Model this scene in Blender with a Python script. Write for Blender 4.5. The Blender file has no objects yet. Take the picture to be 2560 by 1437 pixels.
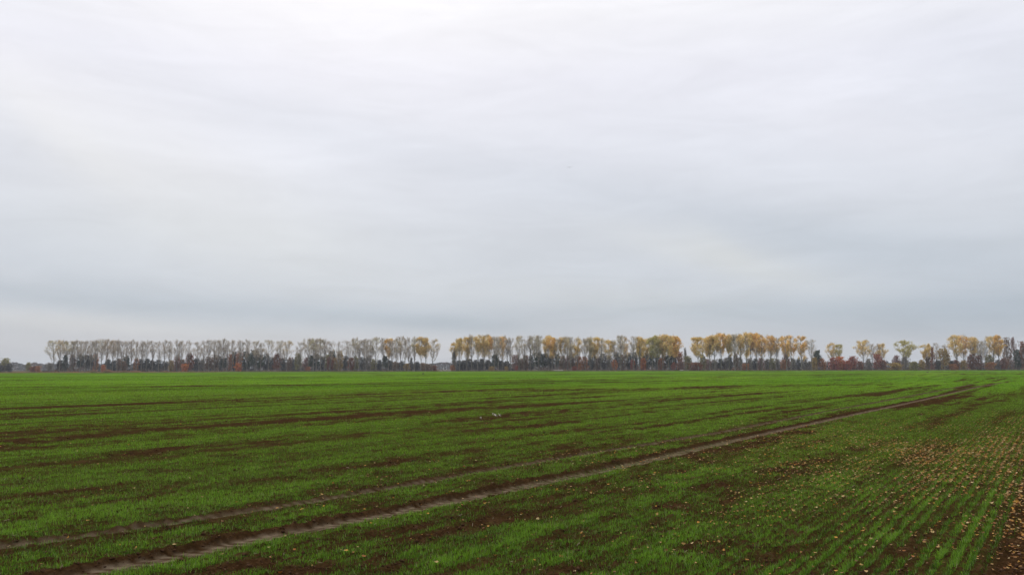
import bpy, math, random
import numpy as np
from mathutils import Matrix, Vector

C = bpy.context.scene.collection
SC = bpy.context.scene

# ------------------------------------------------------------------ camera
F = 2009.0          # focal length in photo pixels (photo 2560 wide)
CAM_H = 1.7
PITCH = math.atan((921.4 - 718.5) / F)
ROLL = math.atan(0.002)
cd = bpy.data.cameras.new('camera')
cam = bpy.data.objects.new('camera', cd)
C.objects.link(cam)
cd.sensor_width = 36.0
cd.lens = 36.0 * F / 2560.0
cd.clip_start = 0.1
cd.clip_end = 20000.0
_cp, _sp, _cr, _sr = math.cos(PITCH), math.sin(PITCH), math.cos(ROLL), math.sin(ROLL)
right0, up0, fwd = Vector((1, 0, 0)), Vector((0, -_sp, _cp)), Vector((0, _cp, _sp))
rgt = _cr * right0 - _sr * up0
upv = _sr * right0 + _cr * up0
m = Matrix((rgt, upv, -fwd)).transposed().to_4x4()
m.translation = Vector((0, 0, CAM_H))
cam.matrix_world = m
SC.camera = cam

# ------------------------------------------------------------------ exposure / render
SC.view_settings.view_transform = 'Standard'
SC.view_settings.look = 'None'
SC.view_settings.exposure = 0.0
SC.view_settings.gamma = 1.0
SC.render.engine = 'CYCLES'
SC.cycles.use_denoising = True
SC.cycles.denoiser = 'OPENIMAGEDENOISE'
SC.cycles.denoising_input_passes = 'RGB_ALBEDO_NORMAL'
SC.cycles.denoising_prefilter = 'ACCURATE'
SC.cycles.max_bounces = 5
SC.cycles.diffuse_bounces = 3
SC.cycles.transmission_bounces = 3
SC.cycles.volume_bounces = 0
SC.cycles.transparent_max_bounces = 4

# ------------------------------------------------------------------ sun
SUN_EL, SUN_AZ = math.radians(34), math.radians(-14)   # azimuth from +Y towards +X
sl = bpy.data.lights.new('sun', 'SUN')
sl.energy = 0.7
sl.angle = math.radians(30)
sl.color = (1.0, 0.97, 0.92)
sun = bpy.data.objects.new('sun', sl)
C.objects.link(sun)
sdir = Vector((math.sin(SUN_AZ) * math.cos(SUN_EL), math.cos(SUN_AZ) * math.cos(SUN_EL), math.sin(SUN_EL)))
sun.rotation_euler = sdir.to_track_quat('Z', 'Y').to_euler()
sun.location = (0, 0, 60)

# ------------------------------------------------------------------ sky (overcast cloud layer over a Nishita sky)
W = bpy.data.worlds.new('World')
SC.world = W
W.use_nodes = True
nt = W.node_tree
nt.nodes.clear()


class NB:
    """tiny node-building helper"""
    def __init__(s, t): s.t = t
    def n(s, typ, **kw):
        x = s.t.nodes.new(typ)
        for k, v in kw.items(): setattr(x, k, v)
        return x
    def put(s, sock, v):
        if v is None: return
        if isinstance(v, bpy.types.NodeSocket): s.t.links.new(v, sock)
        else: sock.default_value = v
    def math(s, op, a, b=None, c=None, clamp=False):
        x = s.n('ShaderNodeMath', operation=op, use_clamp=clamp)
        s.put(x.inputs[0], a); s.put(x.inputs[1], b); s.put(x.inputs[2], c)
        return x.outputs[0]
    def mix(s, f, a, b, blend='MIX'):
        x = s.n('ShaderNodeMix', data_type='RGBA', blend_type=blend)
        s.put(x.inputs[0], f); s.put(x.inputs[6], a); s.put(x.inputs[7], b)
        return x.outputs[2]
    def noise(s, vec, scale, detail=3, rough=0.5, dist=0.0):
        x = s.n('ShaderNodeTexNoise')
        s.put(x.inputs['Vector'], vec)
        x.inputs['Scale'].default_value = scale
        x.inputs['Detail'].default_value = detail
        x.inputs['Roughness'].default_value = rough
        x.inputs['Distortion'].default_value = dist
        return x.outputs['Fac']
    def ramp(s, f, stops, interp='LINEAR'):
        x = s.n('ShaderNodeValToRGB')
        x.color_ramp.interpolation = interp
        el = x.color_ramp.elements
        while len(el) < len(stops): el.new(0.5)
        for e, (p, c) in zip(el, stops):
            e.position = p
            e.color = (*c, 1) if len(c) == 3 else c
        s.put(x.inputs[0], f)
        return x.outputs[0]
    def attr(s, name):
        x = s.n('ShaderNodeAttribute', attribute_name=name)
        return x
    def rng(s, v, a, b, c=0.0, d=1.0):
        x = s.n('ShaderNodeMapRange')
        s.put(x.inputs[0], v)
        for i, q in enumerate((a, b, c, d)): s.put(x.inputs[i + 1], q)
        return x.outputs[0]


b = NB(nt)
tc = b.n('ShaderNodeTexCoord')
sep = b.n('ShaderNodeSeparateXYZ')
nt.links.new(tc.outputs['Generated'], sep.inputs[0])
X, Y, Z = sep.outputs
az = b.math('ARCTAN2', X, Y)
el = b.math('ARCSINE', Z)


def s2l(*c):
    return tuple(((v / 255 + 0.055) / 1.055) ** 2.4 if v > 10 else v / 255 / 12.92 for v in c)


def px_dir(px, py):
    x, y = (px - 1280) / F, (718.5 - py) / F
    x, y = x * _cr + y * _sr, -x * _sr + y * _cr
    f, z = _cp - y * _sp, y * _cp + _sp
    return math.atan2(x, f), math.atan2(z, math.hypot(x, f))


t = b.math('DIVIDE', b.math('MAXIMUM', el, 0.0), 1.5708, clamp=True)
E = lambda y: max(0.0, px_dir(1280, y)[1]) / 1.5708
base = b.ramp(t, [(0.0, s2l(203, 206, 211)), (E(860), s2l(202, 205, 211)), (E(780), s2l(199, 206, 215)), (E(600), s2l(213, 218, 226)),
                  (E(400), s2l(228, 231, 240)), (E(200), s2l(238, 239, 248)), (E(20), s2l(250, 250, 255)),
                  (0.45, s2l(253, 253, 255)), (1.0, s2l(255, 255, 255))])
# cloud-plane coordinates: streaks drawn out by the wind
cz = b.math('ADD', b.math('MAXIMUM', Z, 0.0), 0.16)
comb = b.n('ShaderNodeCombineXYZ')
nt.links.new(b.math('DIVIDE', X, cz), comb.inputs[0])
nt.links.new(b.math('DIVIDE', Y, cz), comb.inputs[1])
mp = b.n('ShaderNodeMapping')
mp.inputs['Rotation'].default_value = (0, 0, math.radians(38))
mp.inputs['Scale'].default_value = (0.55, 1.5, 1)
nt.links.new(comb.outputs[0], mp.inputs[0])
n1 = b.noise(mp.outputs[0], 1.1, 6, 0.52, 0.6)
n2 = b.noise(mp.outputs[0], 3.4, 5, 0.55, 0.4)
cb2 = b.n('ShaderNodeCombineXYZ')
nt.links.new(az, cb2.inputs[0]); nt.links.new(b.math('MULTIPLY', el, 2.6), cb2.inputs[1])
mp2 = b.n('ShaderNodeMapping')
mp2.inputs['Rotation'].default_value = (0, 0, math.radians(42))
mp2.inputs['Scale'].default_value = (.9, 1.7, 1)
nt.links.new(cb2.outputs[0], mp2.inputs[0])
n3 = b.math('ADD', b.noise(mp2.outputs[0], 2.6, 9, .56, .5), b.math('MULTIPLY', b.noise(mp2.outputs[0], 6.5, 8, .60, .9), .70))
cl = b.math('ADD', b.math('MULTIPLY', b.math('SUBTRACT', n3, 0.85), 0.24), b.math('ADD', b.math('MULTIPLY', b.math('SUBTRACT', n1, 0.5), 0.03), b.math('MULTIPLY', b.math('SUBTRACT', n2, 0.5), 0.02)))


def blob(px, py, ax, ay, rot, amt):
    a0, e0 = px_dir(px, py)
    c, s = math.cos(math.radians(rot)), math.sin(math.radians(rot))
    da, de = b.math('SUBTRACT', az, a0), b.math('SUBTRACT', el, e0)
    u = b.math('ADD', b.math('MULTIPLY', da, c * F / ax), b.math('MULTIPLY', de, -s * F / ax))
    v = b.math('ADD', b.math('MULTIPLY', da, s * F / ay), b.math('MULTIPLY', de, c * F / ay))
    r = b.math('ADD', b.math('MULTIPLY', u, u), b.math('MULTIPLY', v, v))
    g = b.math('EXPONENT', b.math('MULTIPLY', r, -1.0))
    return b.math('MULTIPLY', g, amt * (.95 if py > 740 else .85 if amt > 0 else .6))


dark, warm = None, None
for q in [(900, 795, 420, 34, 3, -.13), (1150, 812, 200, 22, 3, -.08), (200, 745, 420, 45, 8, -.06), (1900, 560, 420, 60, 14, -.09), (2350, 640, 420, 70, 6, -.08),
          (2500, 800, 420, 55, 0, -.15), (1850, 780, 500, 35, 0, -.07), (1350, 480, 260, 80, 10, -.04), (2450, 130, 260, 120, 30, -.05), (170, 445, 500, 60, -10, .02),
          (850, 330, 380, 60, 12, -.045), (180, 230, 300, 60, 20, .02), (900, 60, 700, 160, 0, .015), (2200, 340, 300, 60, 20, .03), (40, 690, 90, 22, 15, .06),
          (100, 790, 260, 26, 6, .07)]:
    g = blob(*q)
    dark = g if dark is None else b.math('ADD', dark, g)
for q in [(420, 420, 480, 120, 22, .06), (1830, 655, 260, 40, 16, .10), (1780, 600, 90, 30, 30, .04), (500, 600, 420, 90, 8, .04), (150, 330, 220, 55, 35, .05), (250, 810, 420, 24, 3, .05),
          (1550, 745, 420, 40, 4, .045)]:
    g = blob(*q)
    warm = g if warm is None else b.math('ADD', warm, g)
gain = b.math('ADD', 1.0, b.math('ADD', cl, dark))
cloud = b.mix(1.0, base, b.n('ShaderNodeCombineColor').outputs[0], 'MULTIPLY')
cc = cloud.node.inputs[7].links[0].from_node
nt.links.new(b.math('ADD', gain, b.math('ADD', b.math('MULTIPLY', dark, .35), warm)), cc.inputs[0])
nt.links.new(b.math('ADD', gain, b.math('ADD', b.math('MULTIPLY', dark, .05), b.math('MULTIPLY', warm, .75))), cc.inputs[1])
nt.links.new(b.math('ADD', gain, b.math('ADD', b.math('MULTIPLY', dark, -.15), b.math('MULTIPLY', warm, .15))), cc.inputs[2])
# overcast: zenith (out of frame) brighter than the horizon
zen = b.rng(el, 0.5, 1.2, 1.0, 1.9)
cloud2 = b.mix(1.0, cloud, (1, 1, 1, 1), 'MULTIPLY')
cz2 = b.n('ShaderNodeCombineColor')
for i in range(3): nt.links.new(zen, cz2.inputs[i])
nt.links.new(cz2.outputs[0], cloud2.node.inputs[7])
sky = b.n('ShaderNodeTexSky', sky_type='NISHITA')
sky.sun_disc = False
sky.sun_elevation = SUN_EL
sky.sun_rotation = SUN_AZ
sky.air_density = 1.0
sky.dust_density = 2.0
bg1 = b.n('ShaderNodeBackground'); nt.links.new(sky.outputs[0], bg1.inputs[0]); bg1.inputs[1].default_value = 0.06
bg2 = b.n('ShaderNodeBackground'); nt.links.new(cloud2, bg2.inputs[0]); bg2.inputs[1].default_value = 1.0
mx = b.n('ShaderNodeMixShader'); mx.inputs[0].default_value = 0.95
nt.links.new(bg1.outputs[0], mx.inputs[1]); nt.links.new(bg2.outputs[0], mx.inputs[2])
wo = b.n('ShaderNodeOutputWorld'); nt.links.new(mx.outputs[0], wo.inputs[0])

# ------------------------------------------------------------------ helpers
rng = np.random.default_rng(7)
K = 0.68                       # drill rows run along (K,1) in world XY
NK = math.hypot(1, K)


def gp(px, py):
    """photo pixel -> ground point"""
    x, y = (px - 1280) / F, (718.5 - py) / F
    x, y = x * _cr + y * _sr, -x * _sr + y * _cr
    f, z = _cp - y * _sp, y * _cp + _sp
    D = -CAM_H * f / z
    return x / f * D, D


def at(px, D):
    """ground point under photo column px at depth D"""
    x, y = (px - 1280) / F, (718.5 - 925) / F
    x, y = x * _cr + y * _sr, -x * _sr + y * _cr
    return x / (_cp - y * _sp) * D, D


def horizon_y(px): return 921.4 - 0.002 * (px - 1280)
def height_for(px, ytop, D): return CAM_H + (horizon_y(px) - ytop) * D / F / 1.0
def to_uv(x, y): return (K * y - x) / NK, (K * x + y) / NK
def to_xy(u, v): return (-u + K * v) / NK, (K * u + v) / NK


def hash2(ix, iy, seed):
    h = (ix.astype(np.int64) * 374761393 + iy.astype(np.int64) * 668265263 + seed * 2246822519) & 0xFFFFFFFF
    h = ((h ^ (h >> 13)) * 1274126177) & 0xFFFFFFFF
    return ((h ^ (h >> 16)) & 0xFFFFFF) / float(0xFFFFFF)


def vnoise(x, y, seed=0):
    ix, iy = np.floor(x), np.floor(y)
    fx, fy = x - ix, y - iy
    fx, fy = fx * fx * (3 - 2 * fx), fy * fy * (3 - 2 * fy)
    a, b_, c, d = hash2(ix, iy, seed), hash2(ix + 1, iy, seed), hash2(ix, iy + 1, seed), hash2(ix + 1, iy + 1, seed)
    return (a * (1 - fx) + b_ * fx) * (1 - fy) + (c * (1 - fx) + d * fx) * fy


def fbm(x, y, seed=0, octs=3):
    s, amp, tot = 0, 1.0, 0
    for i in range(octs):
        s = s + amp * vnoise(x * 2 ** i + 17.3 * i, y * 2 ** i - 9.1 * i, seed + i)
        tot += amp
        amp *= 0.5
    return s / tot


def sstep(x, a, b_):
    q = np.clip((x - a) / (b_ - a), 0, 1)
    return q * q * (3 - 2 * q)


def mesh_np(name, verts, faces, mats, mat_idx=None, attrs=None, smooth=False, uvname=None):
    """verts (n,3); faces = list of (m,k) int arrays"""
    me = bpy.data.meshes.new(name)
    verts = np.ascontiguousarray(verts, dtype=np.float32)
    me.vertices.add(len(verts))
    me.vertices.foreach_set('co', verts.ravel())
    faces = [f for f in faces if len(f)]
    idx = np.concatenate([np.asarray(f).ravel() for f in faces]).astype(np.int32)
    tot = np.concatenate([np.full(len(f), np.asarray(f).shape[1]) for f in faces]).astype(np.int32)
    start = np.concatenate([[0], np.cumsum(tot)[:-1]]).astype(np.int32)
    me.loops.add(len(idx))
    me.loops.foreach_set('vertex_index', idx)
    me.polygons.add(len(tot))
    me.polygons.foreach_set('loop_start', start)
    me.polygons.foreach_set('loop_total', tot)
    if mat_idx is not None: me.polygons.foreach_set('material_index', mat_idx.astype(np.int32))
    if smooth: me.polygons.foreach_set('use_smooth', np.ones(len(tot), dtype=bool))
    for mt in mats: me.materials.append(mt)
    for k, a in (attrs or {}).items():
        at_ = me.attributes.new(k, 'FLOAT', 'POINT')
        at_.data.foreach_set('value', np.ascontiguousarray(a, dtype=np.float32))
    me.update(calc_edges=True)
    return me


def obj(name, me, parent=None, loc=None):
    o = bpy.data.objects.new(name, me)
    C.objects.link(o)
    if parent is not None: o.parent = parent
    if loc is not None: o.location = loc
    return o


def tag(o, label=None, cat=None, group=None, kind=None):
    if label: o['label'] = label
    if cat: o['category'] = cat
    if group: o['group'] = group
    if kind: o['kind'] = kind
    return o


def new_mat(name):
    mt = bpy.data.materials.new(name)
    mt.use_nodes = True
    mt.node_tree.nodes.clear()
    return mt, NB(mt.node_tree)


def finish(nb, shader, disp=None):
    o = nb.n('ShaderNodeOutputMaterial')
    nb.t.links.new(shader, o.inputs[0])


def principled(nb, col, rough=0.8, spec=0.3, normal=None):
    p = nb.n('ShaderNodeBsdfPrincipled')
    nb.put(p.inputs['Base Color'], col)
    nb.put(p.inputs['Roughness'], rough)
    p.inputs['Specular IOR Level'].default_value = spec
    if normal is not None: nb.put(p.inputs['Normal'], normal)
    return p.outputs[0]


def leafy(nb, col, trans=0.3, rough=0.6, spec=0.2):
    d = principled(nb, col, rough, spec)
    tr = nb.n('ShaderNodeBsdfTranslucent')
    nb.put(tr.inputs[0], col)
    mxx = nb.n('ShaderNodeMixShader')
    mxx.inputs[0].default_value = trans
    nb.t.links.new(d, mxx.inputs[1]); nb.t.links.new(tr.outputs[0], mxx.inputs[2])
    return mxx.outputs[0]


# ------------------------------------------------------------------ field layout (drill-row coordinates u across, v along)
def poly_uv(pts):
    return np.array([to_uv(*gp(*p)) for p in pts])


T1P = poly_uv([(180, 1437), (640, 1345), (930, 1290), (1280, 1220), (1570, 1160), (1830, 1100), (2100, 1042), (2300, 1000), (2450, 965), (2500, 957)])
T2P = poly_uv([(0, 1365), (240, 1335), (640, 1275), (1000, 1215), (1280, 1165), (1620, 1110), (1800, 1080), (2100, 1022), (2300, 985), (2380, 970)])


def track_u(P, v):
    return np.interp(v, np.concatenate([[P[0, 1] - 20], P[:, 1], [P[-1, 1] + 3000]]), np.concatenate([[P[0, 0] + .25], P[:, 0], [P[-1, 0]]]))


# stripes: (pixel polyline, half width in m, strength; negative = bare soil, positive = dense green)
STRIPES = [
    ([(-300, 969), (0, 967), (350, 966), (700, 963), (1000, 958), (1280, 954), (1500, 951)], 2.4, -.75),
    ([(-300, 941), (0, 942), (400, 943), (800, 941)], 9, -.25),
    ([(1450, 937), (1800, 938), (2200, 935)], 9, -.3),
    ([(-200, 1028), (0, 1021), (250, 1012), (500, 1001), (750, 992), (1100, 980), (1280, 974)], .75, -.8),
    ([(500, 1008), (750, 998), (1100, 986), (1280, 981), (1500, 973)], 1.0, -.45),
    ([(20, 1115), (95, 1102), (320, 1082), (550, 1065), (750, 1050), (1100, 1025), (1280, 1016), (1480, 1005)], .62, -.85),
    ([(0, 1090), (330, 1062), (700, 1040), (1000, 1022)], .5, -.25),
    ([(1100, 1082), (1200, 1074), (1280, 1069), (1450, 1055)], .5, -.5),
    ([(700, 1047), (900, 1034), (1280, 1003), (1500, 992)], 1.5, -.35),
    ([(1220, 1043), (1480, 1022), (1630, 1007), (1780, 992), (1900, 980)], .9, -.5),
    ([(1220, 960), (1500, 955), (1750, 951)], 2.2, -.5),
    ([(1150, 977), (1400, 974), (1560, 971), (1800, 966), (2150, 961)], 3.5, -.4),
    ([(2130, 1032), (2230, 1018), (2330, 1004), (2420, 990)], .55, -.75),
    ([(1700, 1142), (1830, 1120), (1900, 1110), (2010, 1080)], .35, -.5),
    ([(1850, 1062), (1960, 1040), (2080, 1017)], .4, -.45),
    ([(2440, 1012), (2500, 1003), (2520, 998)], .3, -.5),
    ([(0, 1247), (100, 1235), (260, 1221), (320, 1210)], .28, -.75),
    ([(0, 1175), (130, 1158), (300, 1140), (420, 1122), (640, 1105)], .35, -.4),
    ([(640, 1210), (760, 1200), (1000, 1160), (1180, 1142)], .3, -.35),
    ([(0, 1290), (100, 1300), (200, 1310)], .3, -.35),
    ([(560, 1437), (740, 1385), (900, 1345), (1080, 1318), (1280, 1300)], .28, -.38),
    ([(640, 1437), (820, 1420)], .3, -.4),
    ([(1560, 1268), (1640, 1275), (1700, 1262)], .2, -.45),
    ([(1920, 1400), (2050, 1340), (2140, 1285), (2230, 1240)], .16, -.35),
    ([(2160, 1437), (2260, 1370), (2380, 1290)], .1, -.4),
    # dense green
    ([(450, 1102), (625, 1080), (750, 1070), (1100, 1045), (1230, 1036)], .42, .55),
    ([(500, 1195), (640, 1180), (900, 1140), (1280, 1112), (1500, 1085), (1700, 1070)], .45, .5),
    ([(1650, 1210), (1920, 1150), (2100, 1110), (2300, 1080)], .35, .6),
    ([(0, 1000), (400, 986), (900, 968)], 6, .4),
    ([(0, 1148), (350, 1120), (640, 1098)], .4, .4),
    ([(1280, 1230), (1500, 1190), (1720, 1145)], .18, .4),
    ([(100, 1290), (400, 1250), (640, 1220)], .4, .35),
    ([(1280, 1095), (1600, 1050), (1900, 1010)], .7, .35),
    ([(1500, 968), (1900, 958), (2300, 949)], 3, .4),
    ([(1400, 1000), (1700, 985), (2100, 970)], 2, .35),
]
STR = [(poly_uv(p), w, s) for p, w, s in STRIPES]


def cover(u, v):
    """how much of the ground the young wheat covers, 0..1"""
    y = (K * u + v) / NK
    d = np.sqrt(u * u + v * v)
    # streaky across-row variation, long along the rows
    wu = u + 0.25 * (fbm(u * .3, v * .08, 5) - .5)
    quiet = 1 - .45 * (1 - sstep(u, 2.4, 4.2)) * sstep(v, 7, 11)      # evener stand beside the field's edge
    c = .61 + quiet * (.62 + 1.28 * sstep(d, 12, 30)) * (fbm(wu * 1.8, v * .09, 11, 4) - .5) + .8 * (fbm(u * 4.4, v * .16, 13, 2) - .5) * (1 - sstep(d, 25, 40)) + .45 * (fbm(wu * .22, v * .012, 23, 2) - .5)
    c = c + quiet * (1.35 + .3 * (1 - sstep(d, 10, 16))) * (fbm(u * 3.9, v * 1.9, 31, 4) - .5) * (1 - .4 * sstep(d, 40, 120)) * (.75 + .25 * sstep(d, 10, 18))
    c = c + .10 * sstep(d, 60, 200) + .75 * (fbm(u * .05 + v * .02, v * .006 - u * .012, 37, 3) - .5) * sstep(d, 60, 160)
    for P, w, s in STR:
        o = np.argsort(P[:, 1])
        pu = np.interp(v, P[o, 1], P[o, 0])
        lo, hi = P[o[0], 1], P[o[-1], 1]
        fade = 0.15 * (hi - lo) + .3
        along = sstep(v, lo - fade, lo + fade * .3) * (1 - sstep(v, hi - fade * .3, hi + fade))
        g = np.exp(-((u - pu + .5 * w * (fbm(v * .6 / (w + .3), u * .7, 41) - .5)) / w) ** 2) * along
        c = c + s * (1 + .45 * sstep(d, 35, 70)) * g * (.2 + 1.15 * sstep(fbm(u * 5.0, v * 1.6, 51, 3), .30, .68)) * (1 - .3 * (1 - sstep(d, 9, 18)))
    d1, d2 = u - track_u(T1P, v), u - track_u(T2P, v)
    rough1, rough2 = .12 * (fbm(v * 1.7, u * 2, 61, 2) - .5), .12 * (fbm(v * 1.7, u * 2, 71, 2) - .5)
    far = sstep(v, 9.2, 12) * (1 - sstep(v, 17, 23))          # weeds have grown into the rut there
    k1 = (1 - sstep(np.abs(d1 + .03 + rough1 * .6), .22, .29)) * (1 - sstep(v, 80, 130))
    bed1 = (1 - sstep(np.abs(d1 - .03 + rough1 * .4), .08, .16)) * far
    c = c * (1 - .97 * k1) + .32 * bed1 * k1
    k2 = (1 - sstep(np.abs(d2 + .02 + rough2 * .5), .08, .14)) * (1 - sstep(v, 70, 100)) * (.75 + .25 * sstep(fbm(v * .5, v * 0, 83), .3, .6))
    c = c * (1 - .93 * k2)
    # unsown strip at the field's edge, on this side of the first row
    c = c * sstep(u + .3 * (fbm(v * 1.2, u, 91) - .5), .42, .95 - .3 * sstep(v, 9, 14))
    verge = 1 - sstep(u, -1.4, -.6)
    c = c + verge * (.35 + .7 * (fbm(u, v, 95) - .3))
    return np.clip(c, 0, 1)


def relief(u, v):
    """ground height"""
    d = np.sqrt(u * u + v * v)
    near = 1 - sstep(d, 25, 60)
    z = .035 * (fbm(u * 1.7, v * 1.3, 101, 2) - .5)
    clod = fbm(u * 9, v * 9, 111, 3)
    z = z + near * (.085 * np.clip(clod - .47, 0, 1) + .03 * (fbm(u * 24, v * 24, 121, 2) - .5))
    z = z + near * .012 * np.cos(u / .125 * 2 * np.pi + np.pi) * sstep(u, .4, .7)       # sown rows stand in shallow furrows
    for P, (wb, dep, rid) in ((T1P, (.16, .035, .03)), (T2P, (.07, .025, .016))):
        du = u - track_u(P, v)
        fade = 1 - sstep(v, 70, 120)
        bed = 1 - sstep(np.abs(du + .04), wb, wb + .06)
        flat = 1 - sstep(np.abs(du + .04), wb + .02, wb + .12)
        x_, y_ = to_xy(u, v)
        lug = np.clip(np.sin(y_ / .26 * 2 * np.pi + 2.5 * fbm(u * 3, v * 1.5, 131, 2)), -.3, 1) * .003
        z = z * (1 - .85 * flat * fade) + fade * (-dep * bed + lug * bed * near)
        ridge = np.exp(-((du - wb - .035) / .05) ** 2) * (rid + 2.4 * rid * (clod - .45)) + np.exp(-((du + wb + .08) / .05) ** 2) * rid * .35
        z = z + ridge * fade
    return z * (1 - sstep(d, 150, 400))


# ------------------------------------------------------------------ materials: ground
def row_coords(nb):
    g = nb.n('ShaderNodeNewGeometry')
    mp_ = nb.n('ShaderNodeMapping', vector_type='POINT')
    mp_.inputs['Rotation'].default_value = (0, 0, math.atan(K))   # world XY -> (u', v) with v along the rows
    nb.t.links.new(g.outputs['Position'], mp_.inputs[0])
    return g.outputs['Position'], mp_.outputs[0]


def scaled(nb, vec, s):
    mp_ = nb.n('ShaderNodeMapping')
    mp_.inputs['Scale'].default_value = s
    nb.t.links.new(vec, mp_.inputs[0])
    return mp_.outputs[0]


mat_soil, nb = new_mat('soil')
pos, rc = row_coords(nb)
n_f = nb.noise(pos, 22, 5, .65)
n_m = nb.noise(pos, 3.1, 4, .6)
soil = nb.ramp(nb.math('ADD', nb.math('MULTIPLY', n_f, .6), nb.math('MULTIPLY', n_m, .4)),
               [(.30, (.012, .0062, .0026)), (.5, (.036, .0185, .0078)), (.68, (.078, .043, .021))])
trk = nb.attr('track').outputs['Fac']
tan = nb.ramp(nb.noise(scaled(nb, rc, (6, 1.2, 1)), 2.0, 4, .6), [(.3, (.055, .037, .022)), (.5, (.135, .100, .066)), (.7, (.20, .155, .108))])
sy = nb.n('ShaderNodeSeparateXYZ'); nb.t.links.new(pos, sy.inputs[0])
lugs = nb.math('SINE', nb.math('ADD', nb.math('MULTIPLY', sy.outputs[1], 6.2832 / .13), nb.math('MULTIPLY', nb.noise(pos, 1.6, 3, .6), 5.0)))
worn = nb.rng(nb.math('ADD', nb.noise(pos, 5, 4, .65), nb.math('MULTIPLY', lugs, .13)), .26, .60)
col = nb.mix(nb.math('MULTIPLY', trk, worn), soil, tan)
cov = nb.attr('cover').outputs['Fac']
far = nb.attr('far').outputs['Fac']
streak = nb.noise(scaled(nb, rc, (1.3, .07, 1)), 1.0, 5, .6)
patch = nb.math('ADD', nb.math('MULTIPLY', nb.noise(scaled(nb, rc, (.35, .05, 1)), 1.0, 4, .55), .4), nb.math('MULTIPLY', nb.rng(nb.noise(scaled(nb, rc, (.045, .012, 1)), 1.0, 3, .55), .35, .65), .6))
grn = nb.ramp(nb.math('ADD', nb.math('MULTIPLY', streak, .5), nb.math('MULTIPLY', patch, .5)),
              [(.3, (.042, .095, .006)), (.5, (.080, .160, .010)), (.7, (.128, .215, .018))])
pick = nb.math('ADD', cov, nb.math('MULTIPLY', nb.math('SUBTRACT', nb.noise(scaled(nb, rc, (5, 1.6, 1)), 1.0, 4, .7), .5), .7))
pick = nb.math('ADD', pick, nb.math('MULTIPLY', nb.math('SUBTRACT', streak, .5), .5))
gf = nb.math('MULTIPLY', nb.rng(pick, .22, .62), far)
# moss, seedlings and weed bits too small to model between the modelled blades
small = nb.math('MULTIPLY', nb.rng(nb.noise(pos, 34, 3, .7), .48, .62), nb.math('MULTIPLY', cov, .7))
col = nb.mix(small, col, (.060, .125, .012, 1))
col = nb.mix(gf, col, grn)
wood = nb.attr('wood').outputs['Fac']
col = nb.mix(wood, col, nb.ramp(nb.noise(pos, .3, 5, .7), [(.3, (.05, .035, .02)), (.55, (.10, .075, .04)), (.7, (.09, .11, .03))]))
bp = nb.n('ShaderNodeBump')
bp.inputs['Strength'].default_value = .9
bp.inputs['Distance'].default_value = .02
nb.t.links.new(nb.noise(pos, 60, 4, .7), bp.inputs['Height'])
finish(nb, principled(nb, col, 1.0, .0, bp.outputs[0]))

# ------------------------------------------------------------------ ground sheet
def axis(fine_lo, fine_hi, step, g_hi, end_hi, g_lo, end_lo):
    a = list(np.arange(fine_lo, fine_hi, step))
    s = step
    while a[-1] < end_hi:
        s *= g_hi
        a.append(a[-1] + s)
    lo, s = [], step
    q = fine_lo
    while q > end_lo:
        s *= g_lo
        q -= s
        lo.append(q)
    return np.array(lo[::-1] + a)


WOOD_D = 552.0     # depth at which the field ends


def far_w(d): return .15 * sstep(d, 12, 25) + .85 * sstep(d, 22, 110)


U = axis(.1, 9.2, .028, 1.018, 3300, 1.12, -3300)
V = axis(3.0, 17.0, .05, 1.017, 3300, 1.15, -3300)
uu, vv = np.meshgrid(U, V, indexing='ij')
uu, vv = uu.ravel(), vv.ravel()
xx, yy = to_xy(uu, vv)
dd = np.hypot(xx, yy)
zz = relief(uu, vv)
cc_ = cover(uu, vv)
near_r = 1 - sstep(vv, 90, 140)
trk_a = ((1 - sstep(np.abs(uu - track_u(T1P, vv) + .04), .15, .20)) + .7 * (1 - sstep(np.abs(uu - track_u(T2P, vv) + .01), .06, .12))) * near_r
edge = WOOD_D + xx * .04 - 115 * sstep(-xx, 150, 300) + 14 * (fbm(xx * .01, yy * 0, 201) - .5)
wood_a = sstep(yy, edge - 4, edge + 4)
nu, nv = len(U), len(V)
ii = (np.arange(nu - 1)[:, None] * nv + np.arange(nv - 1)[None, :]).ravel()
quads = np.stack([ii, ii + nv, ii + nv + 1, ii + 1], 1)
ground = obj('ground', mesh_np('ground', np.stack([xx, yy, zz], 1), [quads], [mat_soil],
             attrs={'cover': cc_, 'track': trk_a, 'far': far_w(dd), 'wood': wood_a}, smooth=True))
tag(ground, 'dark brown sown soil of the flat wheat field reaching the horizon', kind='structure')
print('ground', nu, nv)

# ------------------------------------------------------------------ young wheat
mat_blade, nb = new_mat('wheat_blade')
tint = nb.attr('tint').outputs['Fac']
colb = nb.ramp(tint, [(0, (.026, .064, .004)), (.5, (.090, .198, .009)), (.86, (.176, .335, .022)), (.92, (.19, .30, .09)), (1.0, (.26, .21, .11))])  # pale stop before the dead-straw end paints a bluish highlight on some blades
finish(nb, leafy(nb, colb, .38, .5, .14))


def sector(n, r0, r1, half=.72):
    r = np.exp(rng.uniform(math.log(r0), math.log(r1), n))
    a = rng.uniform(-half, half, n) + .02
    return r * np.sin(a), r * np.cos(a), r


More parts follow.
